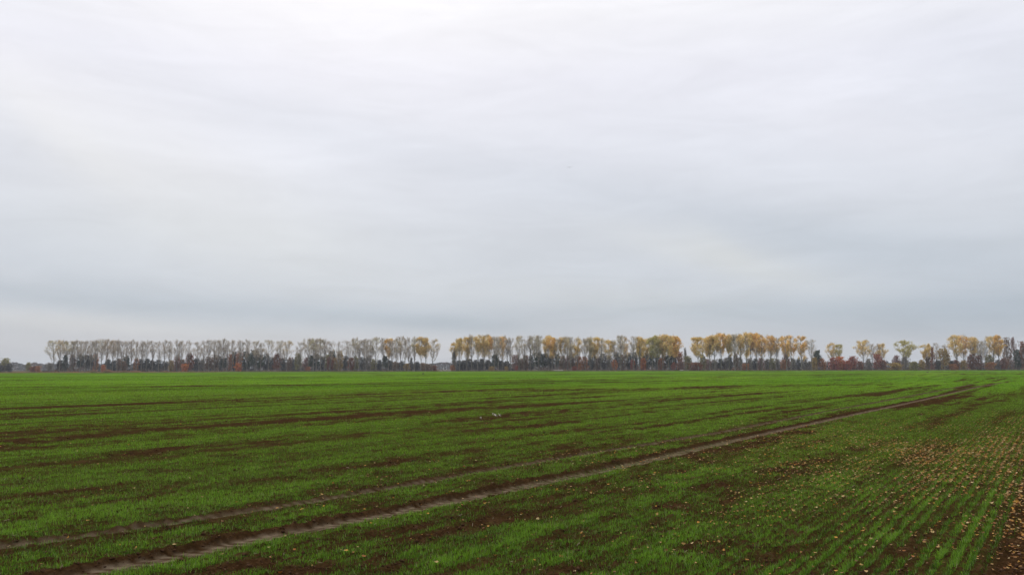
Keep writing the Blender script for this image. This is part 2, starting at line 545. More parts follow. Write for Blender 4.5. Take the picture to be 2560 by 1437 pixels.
def blades(n, r0, r1, keep_u=None):
    x, y, r = sector(n, r0, r1)
    u, v = to_uv(x, y)
    row = np.round(u / .125) * .125
    u = row + rng.normal(0, 1, n) * (np.clip(.013 + .0005 * r, 0, .03) + .020 * np.clip(u - 2.0, 0, 2.5))
    v = v + .03 * rng.normal(0, 1, n)
    cv = cover(u, v)
    clump = fbm(u * 5, v * 4, 301, 2)
    p = np.clip(1.35 * cv ** 1.15 + 1.3 * (clump - .5) * (1 - .6 * cv), 0, 1)
    p = np.where(r > 15, p * sstep(cv, .18, .55 + .05 * (r > 40)), p)
    p = np.where(cv < .05, 0, p)
    ok = rng.random(n) < p
    return u[ok], v[ok], r[ok], cv[ok]


def blade_mesh(n, r0, r1, segs, wk):
    u, v, r, cv = blades(n, r0, r1)
    m_ = len(u)
    x, y = to_xy(u, v)
    z = relief(u, v) - .004
    th = rng.uniform(0, 2 * np.pi, m_)
    hgt = rng.uniform(.026, .062, m_) * (.65 + .5 * cv) * (1 - .2 * (r > 15))
    lean = rng.uniform(.1, .85, m_) * hgt
    w = wk(r, u) * rng.uniform(.7, 1.3, m_)
    dx, dy = np.cos(th), np.sin(th)
    px, py = -dy, dx
    tint = np.clip(.5 + .75 * (cv - .62) + .28 * rng.normal(0, 1, m_) + .35 * (fbm(u * .4, v * .1, 311) - .5) + .25 * sstep(r, 15, 90) + .9 * (fbm(u * .06, v * .014, 313, 2) - .5) * sstep(r, 25, 60), 0, .86)  # denser stands tinted brighter: light the blades catch painted in, with crop vigour
    tint = np.where(rng.random(m_) < .07, rng.uniform(.9, 1.0, m_), tint)
    if segs == 2:
        P = np.empty((m_, 5, 3))
        for i, (s, ww) in enumerate(((0, 1), (0, -1), (.6, .9), (.6, -.9), (1, 0))):
            off = lean * s ** 1.8
            P[:, i, 0] = x + dx * off + px * w * .5 * ww
            P[:, i, 1] = y + dy * off + py * w * .5 * ww
            P[:, i, 2] = z + hgt * (s if s < 1 else .92 - .25 * (lean / hgt) ** 2)
        o = np.arange(m_)[:, None] * 5
        f4 = o + np.array([[0, 1, 3, 2]])
        f3 = o + np.array([[2, 3, 4]])
        return P.reshape(-1, 3), [f4, f3], np.repeat(tint, 5)
    P = np.empty((m_, 3, 3))
    for i, (s, ww) in enumerate(((0, 1), (0, -1), (1, 0))):
        P[:, i, 0] = x + dx * lean * s + px * w * .5 * ww
        P[:, i, 1] = y + dy * lean * s + py * w * .5 * ww
        P[:, i, 2] = z + hgt * s
    o = np.arange(m_)[:, None] * 3
    return P.reshape(-1, 3), [o + np.array([[0, 1, 2]])], np.repeat(tint, 3)


parts, fcs, tts, off = [], [], [], 0
for args in ((620000, 4.9, 15, 2, lambda r, u: .0031 + 0 * r),
             (480000, 15, 48, 1, lambda r, u: np.where(u < 6, .6, 1.0) * (.006 + .00042 * (r - 15))),
             (240000, 15, 60, 1, lambda r, u: np.where(u < 6, .5, .9) * (.007 + .0005 * (r - 15))),
             (230000, 48, 230, 1, lambda r, u: .03 + .0011 * (r - 48))):
    P, fs, tt = blade_mesh(*args)
    parts.append(P); tts.append(tt)
    fcs += [f + off for f in fs]
    off += len(P)
wheat = obj('wheat_seedlings', mesh_np('wheat_seedlings', np.concatenate(parts), fcs, [mat_blade], attrs={'tint': np.concatenate(tts)}))
tag(wheat, 'short green young wheat growing in drilled rows over the brown field', 'young wheat', kind='stuff')
print('wheat verts', off)

# ------------------------------------------------------------------ soil clods
mat_clod, nb = new_mat('clod')
pos, rc = row_coords(nb)
colc = nb.ramp(nb.noise(pos, 14, 4, .6), [(.3, (.020, .0105, .0058)), (.7, (.090, .050, .030))])
finish(nb, principled(nb, colc, 1.0, .0))
ico = np.array([(0, 0, 1), (.894, 0, .447), (.276, .851, .447), (-.724, .526, .447), (-.724, -.526, .447), (.276, -.851, .447),
                (.724, .526, -.447), (-.276, .851, -.447), (-.894, 0, -.447), (-.276, -.851, -.447), (.724, -.526, -.447), (0, 0, -1)])
icof = np.array([(0, 1, 2), (0, 2, 3), (0, 3, 4), (0, 4, 5), (0, 5, 1), (1, 6, 2), (2, 7, 3), (3, 8, 4), (4, 9, 5), (5, 10, 1),
                 (6, 7, 2), (7, 8, 3), (8, 9, 4), (9, 10, 5), (10, 6, 1), (11, 7, 6), (11, 8, 7), (11, 9, 8), (11, 10, 9), (11, 6, 10)])
x, y, r = sector(150000, 4.6, 30)
u, v = to_uv(x, y)
tr_ridge = np.exp(-((u - track_u(T1P, v) - .20) / .06) ** 2) + .6 * np.exp(-((u - track_u(T2P, v) - .11) / .05) ** 2)
ontrk = (np.abs(u - track_u(T1P, v) + .04) < .17) | (np.abs(u - track_u(T2P, v)) < .08)
ok = (rng.random(len(u)) < np.clip(.75 * (1 - cover(u, v)) ** 1.6 * sstep(fbm(u * 2.5, v * 2.5, 401), .35, .6) + .6 * tr_ridge, .01, 1)) & ~ontrk
u, v = u[ok], v[ok]
n = len(u)
x, y = to_xy(u, v)
sz = np.exp(rng.normal(math.log(.0065), .42, n)).clip(.003, .022) * (1 + .4 * (np.hypot(x, y) > 14))
P = ico[None] * (1 + .35 * rng.normal(0, 1, (n, 12, 1)).clip(-1.4, 1.4)) * sz[:, None, None] * np.array([1.15, 1.0, .75])
th = rng.uniform(0, 6.28, n)
cs, sn = np.cos(th)[:, None], np.sin(th)[:, None]
P = np.stack([P[:, :, 0] * cs - P[:, :, 1] * sn, P[:, :, 0] * sn + P[:, :, 1] * cs, P[:, :, 2]], 2)
P += np.stack([x, y, relief(u, v) + sz * .35], 1)[:, None]
clods = obj('soil_clods', mesh_np('soil_clods', P.reshape(-1, 3), [(np.arange(n)[:, None, None] * 12 + icof[None]).reshape(-1, 3)], [mat_clod]))
tag(clods, 'loose dark brown soil crumbs lying in bare patches and along the wheel ruts', 'soil crumbs', kind='stuff')

# ------------------------------------------------------------------ fallen leaves
mat_leaf, nb = new_mat('fallen_leaf')
tint = nb.attr('tint').outputs['Fac']
coll = nb.ramp(tint, [(0, (.10, .040, .018)), (.25, (.30, .11, .016)), (.42, (.50, .25, .032)), (.55, (.28, .14, .035)), (.8, (.44, .27, .085)), (1, (.58, .43, .21))])
finish(nb, leafy(nb, coll, .18, .6, .3))


def leaves(n, r0, r1):
    x, y, r = sector(n, r0, r1, .75)
    u, v = to_uv(x, y)
    # most come to rest in the furrows between the rows
    fur = (np.round(u / .125 - .5) + .5) * .125 + rng.normal(0, .02, n)
    u = np.where(rng.random(n) < .6, fur, u)
    cl_ = fbm(u * .9, v * .35, 501, 3)
    cl2 = fbm(u * 3.2, v * 1.1, 511, 2)
    main = np.exp(-np.clip(u - .2, 0, 99) / 1.9) * sstep(v, 6, 12.5) * (1 - .97 * sstep(v, 22, 40))
    belt = np.exp(-((u - 1.8) / 1.2) ** 2) * np.exp(-((v - 16.5) / 4.5) ** 2) * .9
    edge_ = (1 - sstep(u, .3, .75)) * .95 * (1 - .8 * sstep(v, 40, 60))
    trk = np.exp(-((u - 5.4) / 1.7) ** 2) * sstep(v, 11, 15) * (1 - sstep(v, 22, 30)) * .12
    spread = .018 * (1 - sstep(v, 25, 60)) * (1 - .6 * sstep(u, 8, 12))
    p = np.clip((main * 1.0 + belt * 1.0) * 3.0 * np.clip(cl_ - .22, 0, 1) * (.4 + 1.2 * cl2) + edge_ * (.25 + .9 * np.clip(cl2 - .2, 0, 1)) + trk * cl_ + spread * (.3 + 2 * cl_ ** 2), 0, 1)
    p = p * (1 - .35 * np.clip(cover(u, v) - .3, 0, 1) * (u > .6))
    # real density per square metre must not depend on the log-radial sampling
    p = p * np.clip((r / 19) ** 2, .0, 1.0)
    ok = rng.random(n) < p
    return u[ok], v[ok], r[ok]


uL, vL, rL = leaves(700000, 4.6, 70)
n = len(uL)
print('leaves', n)
x, y = to_xy(uL, vL)
L = rng.uniform(.008, .021, n) * (1 + .05 * (rL > 14))
shape = np.array([(-1, 0), (-.45, .62), (.35, .55), (1.05, 0), (.35, -.55), (-.45, -.62), (0, 0)])
sh = shape[None] * (1 + .16 * rng.normal(0, 1, (n, 7, 1)))
curl = rng.uniform(.1, .9, n)[:, None]
cup = rng.uniform(-.2, .9, n)[:, None]
zz_ = curl * sh[:, :, 0] ** 2 * .6 + cup * sh[:, :, 1] ** 2
Lx, Ly, Lz = sh[:, :, 0], sh[:, :, 1], zz_
a = rng.normal(0, .45, n)[:, None]
Ly, Lz = Ly * np.cos(a) - Lz * np.sin(a), Ly * np.sin(a) + Lz * np.cos(a)
a = rng.uniform(0, 6.28, n)[:, None]
Lx, Ly = Lx * np.cos(a) - Ly * np.sin(a), Lx * np.sin(a) + Ly * np.cos(a)
P = np.stack([Lx, Ly, Lz], 2) * L[:, None, None]
zl = relief(uL, vL) + .008 + rng.uniform(0, .03, n) * cover(uL, vL)
P += np.stack([x, y, zl], 1)[:, None]
f = np.arange(n)[:, None, None] * 7 + np.array([(6, 0, 1), (6, 1, 2), (6, 2, 3), (6, 3, 4), (6, 4, 5), (6, 5, 0)])[None]
tn = np.where(rng.random(n) < .42, rng.uniform(.5, 1.0, n) , rng.uniform(.0, .46, n))
fl = obj('fallen_leaves', mesh_np('fallen_leaves', P.reshape(-1, 3), [f.reshape(-1, 3)], [mat_leaf], attrs={'tint': np.repeat(tn, 7)}, smooth=True))
tag(fl, 'curled tan and orange autumn leaves fallen over the wheat', 'fallen leaves', kind='stuff')

# straw bits and pale stems lying on the soil
x, y, r = sector(1500, 4.8, 40)
u, v = to_uv(x, y)
ok = (rng.random(len(u)) < np.clip((r / 14) ** 2, .1, 1) * .8)
u, v = u[ok], v[ok]
n = len(u)
x, y = to_xy(u, v)
th = rng.uniform(0, np.pi, n); ln = rng.uniform(.008, .035, n); w = .0016
z = relief(u, v) + .012
P = np.empty((n, 4, 3))
for i, (s, q) in enumerate(((-1, -1), (1, -1), (1, 1), (-1, 1))):
    P[:, i, 0] = x + np.cos(th) * ln * s - np.sin(th) * w * q
    P[:, i, 1] = y + np.sin(th) * ln * s + np.cos(th) * w * q
    P[:, i, 2] = z + .012 * s * np.sin(th * 5) + .002 * q
mat_straw, nb = new_mat('straw')
ps = nb.n('ShaderNodeNewGeometry').outputs['Position']
finish(nb, principled(nb, nb.ramp(nb.noise(ps, 3, 2), [(.3, (.14, .10, .05)), (.7, (.34, .29, .20))]), .7, .3))
st = obj('straw_debris', mesh_np('straw_debris', P.reshape(-1, 3), [np.arange(n * 4).reshape(n, 4)], [mat_straw]))
tag(st, 'pale dry stalk bits strewn between the wheat rows', 'straw', kind='stuff')

# ------------------------------------------------------------------ tree materials
def tree_leaf_mat(name, trans):
    mt, nb = new_mat(name)
    oi = nb.n('ShaderNodeObjectInfo')
    tint = nb.attr('tint').outputs['Fac']
    hs = nb.n('ShaderNodeHueSaturation')
    nb.t.links.new(oi.outputs['Color'], hs.inputs['Color'])
    nb.put(hs.inputs['Value'], nb.rng(tint, 0, 1, .55, 1.45))
    nb.put(hs.inputs['Hue'], nb.rng(nb.attr('hue').outputs['Fac'], 0, 1, .475, .525))
    finish(nb, leafy(nb, hs.outputs[0], trans, .7, .15))
    return mt


mat_tleaf = tree_leaf_mat('autumn_foliage', .55)
mat_needle = tree_leaf_mat('evergreen_foliage', .15)
mat_bark, nb = new_mat('bark')
ps = nb.n('ShaderNodeNewGeometry').outputs['Position']
finish(nb, principled(nb, nb.ramp(nb.noise(ps, 1.5, 4, .6), [(.3, (.10, .088, .07)), (.7, (.22, .20, .165))]), .9, .15))
mat_twig, nb = new_mat('twig')
ps = nb.n('ShaderNodeNewGeometry').outputs['Position']
finish(nb, principled(nb, nb.ramp(nb.noise(ps, .6, 3, .6), [(.3, (.32, .265, .20)), (.7, (.49, .415, .325))]), .9, .15))


class Geo:
    """collects tubes and leaf faces; per-vertex tint/hue"""
    def __init__(s):
        s.v, s.f3, s.f4, s.t, s.h, s.n = [], [], [], [], [], 0
    def add(s, P, f, tint=None, hue=None):
        m_ = len(P)
        s.v.append(P)
        (s.f3 if f.shape[1] == 3 else s.f4).append(f + s.n)
        s.t.append(np.full(m_, .5) if tint is None else tint)
        s.h.append(np.full(m_, .5) if hue is None else hue)
        s.n += m_
    def tube(s, pts, rad, k=5):
        pts = np.asarray(pts, float)
        m_ = len(pts)
        tg = np.gradient(pts, axis=0)
        tg /= np.linalg.norm(tg, axis=1)[:, None] + 1e-9
        ref = np.array([1.0, 0, 0]) if abs(tg[0, 0]) < .8 else np.array([0, 1.0, 0])
        a = np.cross(tg, ref); a /= np.linalg.norm(a, axis=1)[:, None] + 1e-9
        b_ = np.cross(tg, a)
        ang = np.arange(k) / k * 2 * np.pi
        P = pts[:, None] + (a[:, None] * np.cos(ang)[None, :, None] + b_[:, None] * np.sin(ang)[None, :, None]) * np.asarray(rad)[:, None, None]
        i = (np.arange(m_ - 1)[:, None] * k + np.arange(k)[None]).ravel()
        j = (np.arange(m_ - 1)[:, None] * k + (np.arange(k)[None] + 1) % k).ravel()
        s.add(P.reshape(-1, 3), np.stack([i, j, j + k, i + k], 1))
    def spikes(s, A, B, w):
        """thin three-sided tapering twigs from A to B"""
        A, B = np.asarray(A), np.asarray(B)
        m_ = len(A)
        d = B - A
        d /= np.linalg.norm(d, axis=1)[:, None] + 1e-9
        r_ = np.random.default_rng(m_).normal(0, 1, (m_, 3))
        a = np.cross(d, r_); a /= np.linalg.norm(a, axis=1)[:, None] + 1e-9
        b_ = np.cross(d, a)
        P = np.empty((m_, 4, 3))
        for i in range(3):
            an = i * 2.0944
            P[:, i] = A + (a * math.cos(an) + b_ * math.sin(an)) * w
        P[:, 3] = B
        o = np.arange(m_)[:, None, None] * 4
        s.add(P.reshape(-1, 3), (o + np.array([(0, 1, 3), (1, 2, 3), (2, 0, 3)])[None]).reshape(-1, 3))
    def leaves(s, c, size, r, flat=.0):
        """small crossed leaf sprays at centres c"""
        m_ = len(c)
        q = r.normal(0, 1, (m_, 3)); q[:, 2] *= (1 - flat); q /= np.linalg.norm(q, axis=1)[:, None] + 1e-9
        e = np.cross(q, r.normal(0, 1, (m_, 3))); e /= np.linalg.norm(e, axis=1)[:, None] + 1e-9
        g = np.cross(q, e)
        sz = size * r.uniform(.6, 1.4, m_)[:, None]
        P = np.stack([c - e * sz, c - g * sz * .6, c + e * sz, c + g * sz * .6], 1)
        P += r.normal(0, .12, P.shape) * sz[:, None]
        tn_ = np.repeat(r.random(m_), 4)
        hu = np.repeat(np.clip(r.normal(.5, .25, m_), 0, 1), 4)
        s.add(P.reshape(-1, 3), np.arange(m_ * 4).reshape(m_, 4), tn_, hu)
    def mesh(s, name, mats, split=None):
        v_ = np.concatenate(s.v)
        fs = [np.concatenate(x_) for x_ in (s.f3, s.f4) if x_]
        mi = None
        if len(mats) > 1:   # triangles = twigs, quads = leaves
            mi = np.concatenate([np.full(len(x_), 0 if x_.shape[1] == 3 else 1) for x_ in fs])
        return mesh_np(name, v_, fs, mats, mi, {'tint': np.concatenate(s.t), 'hue': np.concatenate(s.h)})


def poplar(H, W, leaf, seed, lean=0.0, start=None):
    """wide-topped poplar: straight bole, steeply rising limbs, leaves held in the top.  leaf 0..3"""
    r = np.random.default_rng(seed)
    wood, crown = Geo(), Geo()
    zt = np.linspace(0, 1, 9)
    wob = np.cumsum(r.normal(0, .02 * H / 9, (9, 2)), 0); wob[0] = 0
    tp = np.stack([wob[:, 0] + lean * H * zt ** 1.5, wob[:, 1], zt * H * .97], 1)
    wood.tube(tp, np.interp(zt, [0, .05, 1], [.017 * H, .012 * H, .002 * H]) * 1.0, 6)
    nl = int(r.integers(20, 28))
    st_ = start or r.uniform(.2, .3)
    A_, B_, L_ = [], [], []
    for i in range(nl):
        z0 = st_ + (i + r.random()) / nl * (.88 - st_)
        az_ = i * 2.4 + r.normal(0, .4)
        z1 = min(.995, z0 + r.uniform(.22, .42) * (1 - .45 * z0))
        env = math.sin(min(1, max(0, (z1 - .25) / .62)) * math.pi * .5) ** 1.1 * (1 - max(0, z1 - .9) * 3.2)
        rr = W * env * r.uniform(.45, 1.05)
        z1 = z1 * (1 - .20 * (rr / W) ** 2.2) if z1 > .72 else z1
        s_ = np.linspace(0, 1, 5)
        base_ = np.array([np.interp(z0, zt, tp[:, 0]), np.interp(z0, zt, tp[:, 1]), z0 * H])
        rad = rr * (s_ ** .85)
        pts = base_ + np.stack([np.cos(az_) * rad, np.sin(az_) * rad, (z1 - z0) * H * s_ ** 1.12 + (lean * 0)], 1)
        pts[:, :2] += (tp[-1, :2] - base_[:2]) * (s_ * .5)[:, None]
        pts[1:] += r.normal(0, .018 * H, (4, 3)) * [1, 1, .4]
        wood.tube(pts, np.linspace(.0050, .0014, 5) * H * (1.25 - .6 * z0), 3)
        nt_ = int(r.integers(13, 20))
        ss = r.uniform(.18, 1.0, nt_) ** .8
        a0 = np.stack([np.interp(ss, s_, pts[:, k]) for k in range(3)], 1)
        dr = r.normal(0, .55, (nt_, 3)); dr[:, 2] = r.uniform(.7, 1.6, nt_)
        dr[:, 0] += np.cos(az_) * .35; dr[:, 1] += np.sin(az_) * .35
        dr /= np.linalg.norm(dr, axis=1)[:, None]
        b0 = a0 + dr * (r.uniform(.045, .10, nt_) * H)[:, None]
        A_.append(a0); B_.append(b0)
    A_, B_ = np.concatenate(A_), np.concatenate(B_)
    # second-order twigs
    k = r.integers(0, len(A_), int(len(A_) * 1.3))
    f_ = r.uniform(.3, 1, len(k))[:, None]
    a1 = A_[k] * (1 - f_) + B_[k] * f_
    d1 = r.normal(0, .6, (len(k), 3)); d1[:, 2] = np.abs(d1[:, 2]) + .5
    b1 = a1 + d1 / np.linalg.norm(d1, axis=1)[:, None] * r.uniform(.02, .055, (len(k), 1)) * H
    for q_ in (B_, b1):      # rounded, knobbly top
        ax = np.interp(q_[:, 2] / H, zt, tp[:, 0])
        rad_ = np.hypot(q_[:, 0] - ax, q_[:, 1]) / W
        cap = H * (1 - .17 * np.clip(rad_, 0, 1.3) ** 2 + .05 * (vnoise(q_[:, 0] * .8 + seed, q_[:, 1] * .8, 3) - .5) - .03)
        over = np.maximum(q_[:, 2] - cap, 0)
        q_[:, 2] = q_[:, 2] - over * .85
    for rep_ in range(3):      # fine brushwood
        j_ = r.integers(0, len(b1), len(b1))
        a2 = a1[j_] * .5 + b1[j_] * .5
        d2 = r.normal(0, .55, (len(j_), 3)); d2[:, 2] = np.abs(d2[:, 2]) + .45
        b2 = a2 + d2 / np.linalg.norm(d2, axis=1)[:, None] * r.uniform(.02, .05, (len(j_), 1)) * H
        crown.spikes(a2, b2, .0013 * H)
    crown.spikes(np.concatenate([A_, a1]), np.concatenate([B_, b1]), .0016 * H)
    ends = np.concatenate([B_, b1, (A_ + B_) / 2])
    hz = ends[:, 2] / H
    lum = np.array([vnoise(np.array([e[0] * .45 + seed]), np.array([e[2] * .35 + e[1] * .3]), 7)[0] for e in ends])
    lo = (.80, .72, .60, .42)[leaf]
    pr = sstep(hz, lo - .28, lo + .14) * (.0 + np.array([.05, .36, 1.0, 1.0])[leaf]) + (.0, .06, .14, .30)[leaf]
    pr = pr * sstep(lum, .18, .55)
    rep = (1, 3, 5, 8)[leaf]
    for j in range(rep):
        ok = r.random(len(ends)) < pr
        if ok.sum():
            crown.leaves(ends[ok] + r.normal(0, .016 * H, (ok.sum(), 3)), .0092 * H, r)
    wm = wood.mesh('poplar_wood', [mat_bark])
    cm = crown.mesh('poplar_crown', [mat_twig, mat_tleaf])
    return wm, cm


ORD = ['first', 'second', 'third', 'fourth', 'fifth', 'sixth', 'seventh', 'eighth', 'ninth', 'tenth', 'eleventh', 'twelfth', 'thirteenth', 'fourteenth',
       'fifteenth', 'sixteenth', 'seventeenth', 'eighteenth', 'nineteenth', 'twentieth', 'twenty-first', 'twenty-second', 'twenty-third', 'twenty-fourth']
YEL = {'y': (.82, .62, .24), 'o': (.86, .58, .18), 'g': (.56, .50, .17), 'p': (.62, .54, .34), 'b': (.48, .43, .32), 'r': (.56, .40, .22)}
# cluster: (where, depth, [(x, ytop, halfwidth px, leaf amount, colour, lean)])
POP = [
    ('the leftmost long row', 600, [(135, 849, 15, 1, 'g', -.10), (148, 849, 9, 1, 'y', 0), (164, 851, 8, 1, 'g', 0), (179, 850, 8, 1, 'p', 0), (190, 849, 8, 0, 'b', 0), (200, 851, 6, 0, 'b', 0), (212, 850, 8, 0, 'b', 0),
        (225, 850, 7, 0, 'b', 0), (237, 848, 8, 1, 'p', 0), (252, 845, 9, 1, 'p', 0), (266, 846, 7, 1, 'r', 0), (281, 848, 7, 1, 'r', 0), (291, 849, 6, 0, 'b', 0), (303, 851, 7, 0, 'b', 0), (315, 849, 7, 0, 'b', 0), (327, 849, 7, 0, 'b', 0),
        (340, 850, 7, 0, 'b', 0), (354, 851, 7, 0, 'b', 0), (365, 849, 7, 0, 'b', 0), (380, 850, 8, 0, 'b', 0), (396, 850, 9, 0, 'b', 0), (411, 850, 8, 0, 'b', 0), (422, 850, 6, 0, 'b', 0), (441, 848, 11, 0, 'p', 0), (453, 849, 7, 0, 'b', 0), (467, 850, 10, 0, 'b', .05)]),
    ('the bare second group', 600, [(496, 854, 13, 0, 'b', -.05), (508, 850, 8, 0, 'b', 0), (521, 849, 7, 0, 'p', 0), (535, 848, 6, 0, 'b', 0), (545, 848, 7, 0, 'p', 0), (557, 845, 7, 0, 'b', 0), (567, 848, 6, 0, 'b', 0), (580, 848, 9, 0, 'b', 0), (599, 849, 9, 0, 'b', 0), (617, 848, 8, 0, 'p', 0)]),
    ('the pale yellow group', 598, [(640, 850, 10, 1, 'p', 0), (652, 854, 7, 0, 'p', 0), (671, 848, 14, 1, 'p', 0), (701, 850, 11, 1, 'p', -.03), (716, 850, 13, 1, 'y', .03)]),
    ('the mottled group left of centre', 590, [(750, 854, 12, 0, 'p', 0), (771, 845, 12, 1, 'p', -.03), (783, 843, 8, 1, 'g', 0), (791, 845, 7, 0, 'p', 0), (801, 845, 8, 1, 'p', 0), (811, 846, 8, 0, 'p', 0), (824, 850, 9, 0, 'p', .04), (845, 853, 11, 0, 'p', 0)]),
    ('the row left of the gap', 580, [(874, 850, 14, 0, 'p', -.12), (888, 843, 11, 1, 'p', 0), (898, 848, 7, 0, 'b', 0), (909, 845, 8, 0, 'b', 0), (917, 848, 5, 0, 'b', 0), (926, 848, 6, 0, 'b', 0), (939, 842, 12, 1, 'g', 0), (957, 844, 7, 0, 'b', 0), (971, 844, 10, 2, 'o', 0), (980, 849, 6, 0, 'p', 0),
        (991, 842, 6, 1, 'y', 0), (1001, 839, 9, 1, 'o', 0), (1012, 845, 6, 0, 'b', 0), (1022, 843, 9, 0, 'p', 0), (1036, 841, 8, 1, 'g', 0), (1052, 841, 10, 3, 'y', 0), (1064, 842, 8, 2, 'y', 0), (1080, 846, 15, 1, 'y', .07)]),
    ('the row right of the gap', 565, [(1139, 853, 9, 2, 'y', -.04), (1148, 844, 8, 2, 'y', 0), (1167, 842, 10, 2, 'y', 0), (1179, 837, 8, 1, 'y', 0), (1194, 836, 10, 2, 'y', 0), (1210, 836, 10, 2, 'y', 0), (1223, 836, 8, 2, 'o', 0), (1236, 839, 6, 0, 'p', 0), (1246, 840, 7, 1, 'p', 0), (1255, 838, 11, 2, 'o', 0), (1268, 845, 6, 0, 'b', 0), (1277, 842, 8, 0, 'b', 0)]),
    ('the group around the broad evergreen', 562, [(1298, 838, 11, 1, 'y', 0), (1310, 846, 8, 0, 'b', .04), (1326, 836, 6, 0, 'b', 0), (1337, 837, 12, 1, 'p', 0), (1347, 836, 9, 1, 'p', 0), (1370, 837, 11, 3, 'y', 0), (1380, 838, 9, 3, 'o', 0), (1389, 843, 10, 1, 'y', .05)]),
    ('the group past the broad evergreen', 560, [(1408, 841, 11, 2, 'y', -.03), (1419, 841, 9, 1, 'p', 0), (1427, 842, 8, 1, 'y', 0), (1443, 841, 10, 2, 'y', 0), (1463, 844, 8, 0, 'p', 0), (1475, 842, 10, 2, 'p', -.03), (1488, 839, 13, 3, 'y', 0), (1502, 843, 9, 1, 'y', .03)]),
    ('the golden row before the sky notch', 560, [(1525, 849, 11, 2, 'y', -.04), (1537, 848, 8, 1, 'y', 0), (1552, 837, 9, 1, 'p', 0), (1564, 838, 12, 2, 'o', 0), (1584, 838, 10, 1, 'p', 0), (1600, 840, 9, 3, 'y', 0), (1617, 844, 9, 2, 'y', 0), (1632, 841, 11, 3, 'g', 0), (1643, 837, 11, 3, 'g', 0), (1657, 835, 12, 3, 'y', 0), (1671, 834, 12, 3, 'y', 0), (1686, 838, 13, 3, 'o', .03)]),
    ('the tallest golden row', 555, [(1746, 842, 22, 3, 'y', 0), (1775, 840, 12, 3, 'y', -.03), (1787, 834, 14, 3, 'y', 0), (1804, 831, 15, 3, 'o', 0), (1823, 834, 10, 3, 'y', 0), (1838, 833, 9, 1, 'p', 0), (1852, 833, 9, 2, 'y', 0), (1867, 830, 11, 3, 'y', 0), (1878, 831, 9, 2, 'o', 0), (1893, 831, 11, 3, 'o', 0), (1905, 835, 11, 3, 'o', 0), (1928, 836, 13, 2, 'o', 0), (1941, 842, 9, 1, 'o', .04)]),
    ('the group beside the thin pine', 552, [(1967, 836, 14, 3, 'o', -.02), (1979, 836, 12, 3, 'o', 0), (2004, 838, 16, 3, 'o', 0), (2029, 846, 12, 0, 'p', .03)]),
    ('the red bushes', 580, [(2080, 856, 12, 2, 'y', 0), (2097, 859, 10, 2, 'g', .05), (2160, 849, 18, 2, 'y', 0), (2182, 857, 8, 0, 'b', 0), (2197, 858, 7, 2, 'y', 0), (2207, 857, 12, 2, 'y', 0)]),
    ('the two open gaps on either side', 575, [(2266, 850, 23, 3, 'g', 0)]),
    ('the red cone-shaped tree', 570, [(2318, 858, 13, 3, 'y', 0), (2342, 856, 9, 0, 'b', .03), (2365, 861, 10, 0, 'b', 0)]),
    ('the right end of the tree line', 560, [(2394, 836, 13, 2, 'y', -.05), (2412, 837, 13, 2, 'o', -.03), (2434, 839, 10, 2, 'y', 0), (2447, 850, 8, 0, 'b', 0), (2455, 852, 8, 0, 'b', 0), (2463, 848, 9, 0, 'b', .03), (2486, 838, 17, 2, 'y', 0), (2499, 837, 9, 3, 'o', 0)]),
]
LOOK = {0: 'bare grey', 1: 'sparsely leaved', 2: 'yellow-topped', 3: 'full golden'}
LOOKC = {'o': 'amber', 'g': 'yellow-green', 'p': 'pale buff', 'r': 'russet'}
seed = 100
for where, D, items in POP:
    for i, (px, yt, hw, leaf, col_, lean) in enumerate(items):
        seed += 1
        rr_ = random.Random(seed)
        d = D + rr_.uniform(-7, 7)
        Hh = height_for(px, yt, d) * rr_.uniform(.985, 1.0)
        wm, cm = poplar(Hh, max(hw, 7.5) * 1.32 * d / F, leaf, seed, lean)
        x, y = at(px, d)
        root = bpy.data.objects.new('poplar_tree', None)
        C.objects.link(root)
        root.location = (x, y, -.05)
        look = LOOK[leaf]
        if leaf and col_ in LOOKC: look = {1: 'sparse ', 2: 'half-bare ', 3: 'full '}[leaf] + LOOKC[col_]
        n_ = ORD[i] if i < len(ORD) else 'third from last' if i == 23 else 'last'
        if i == len(items) - 1 and len(items) > 2: n_ = 'last'
        elif i == len(items) - 2 and i > 19: n_ = 'next to last'
        if len(items) == 1: lab = f'lone broad {look} poplar standing between the open gaps near the right end'
        elif where == 'the red bushes': lab = f'{look} poplar rising behind the red bushes, {n_} poplar of those'
        elif where.startswith('the red cone'): lab = f'{look} poplar, {n_} from the left of three beside the red cone-shaped tree'
        else: lab = f'{look} poplar, {n_}' + (' from the left' if 'last' not in n_ else '') + f' in {where}'
        tag(root, lab, 'tree', 'poplars along the far field edge')
        a_ = obj('trunk', wm, root); b_ = obj('crown', cm, root)
        b_.color = (*[q * (1 if leaf > 1 else .6) + w_ * (0 if leaf > 1 else .4) for q, w_ in zip(YEL[col_], (.46, .42, .34))], 1)

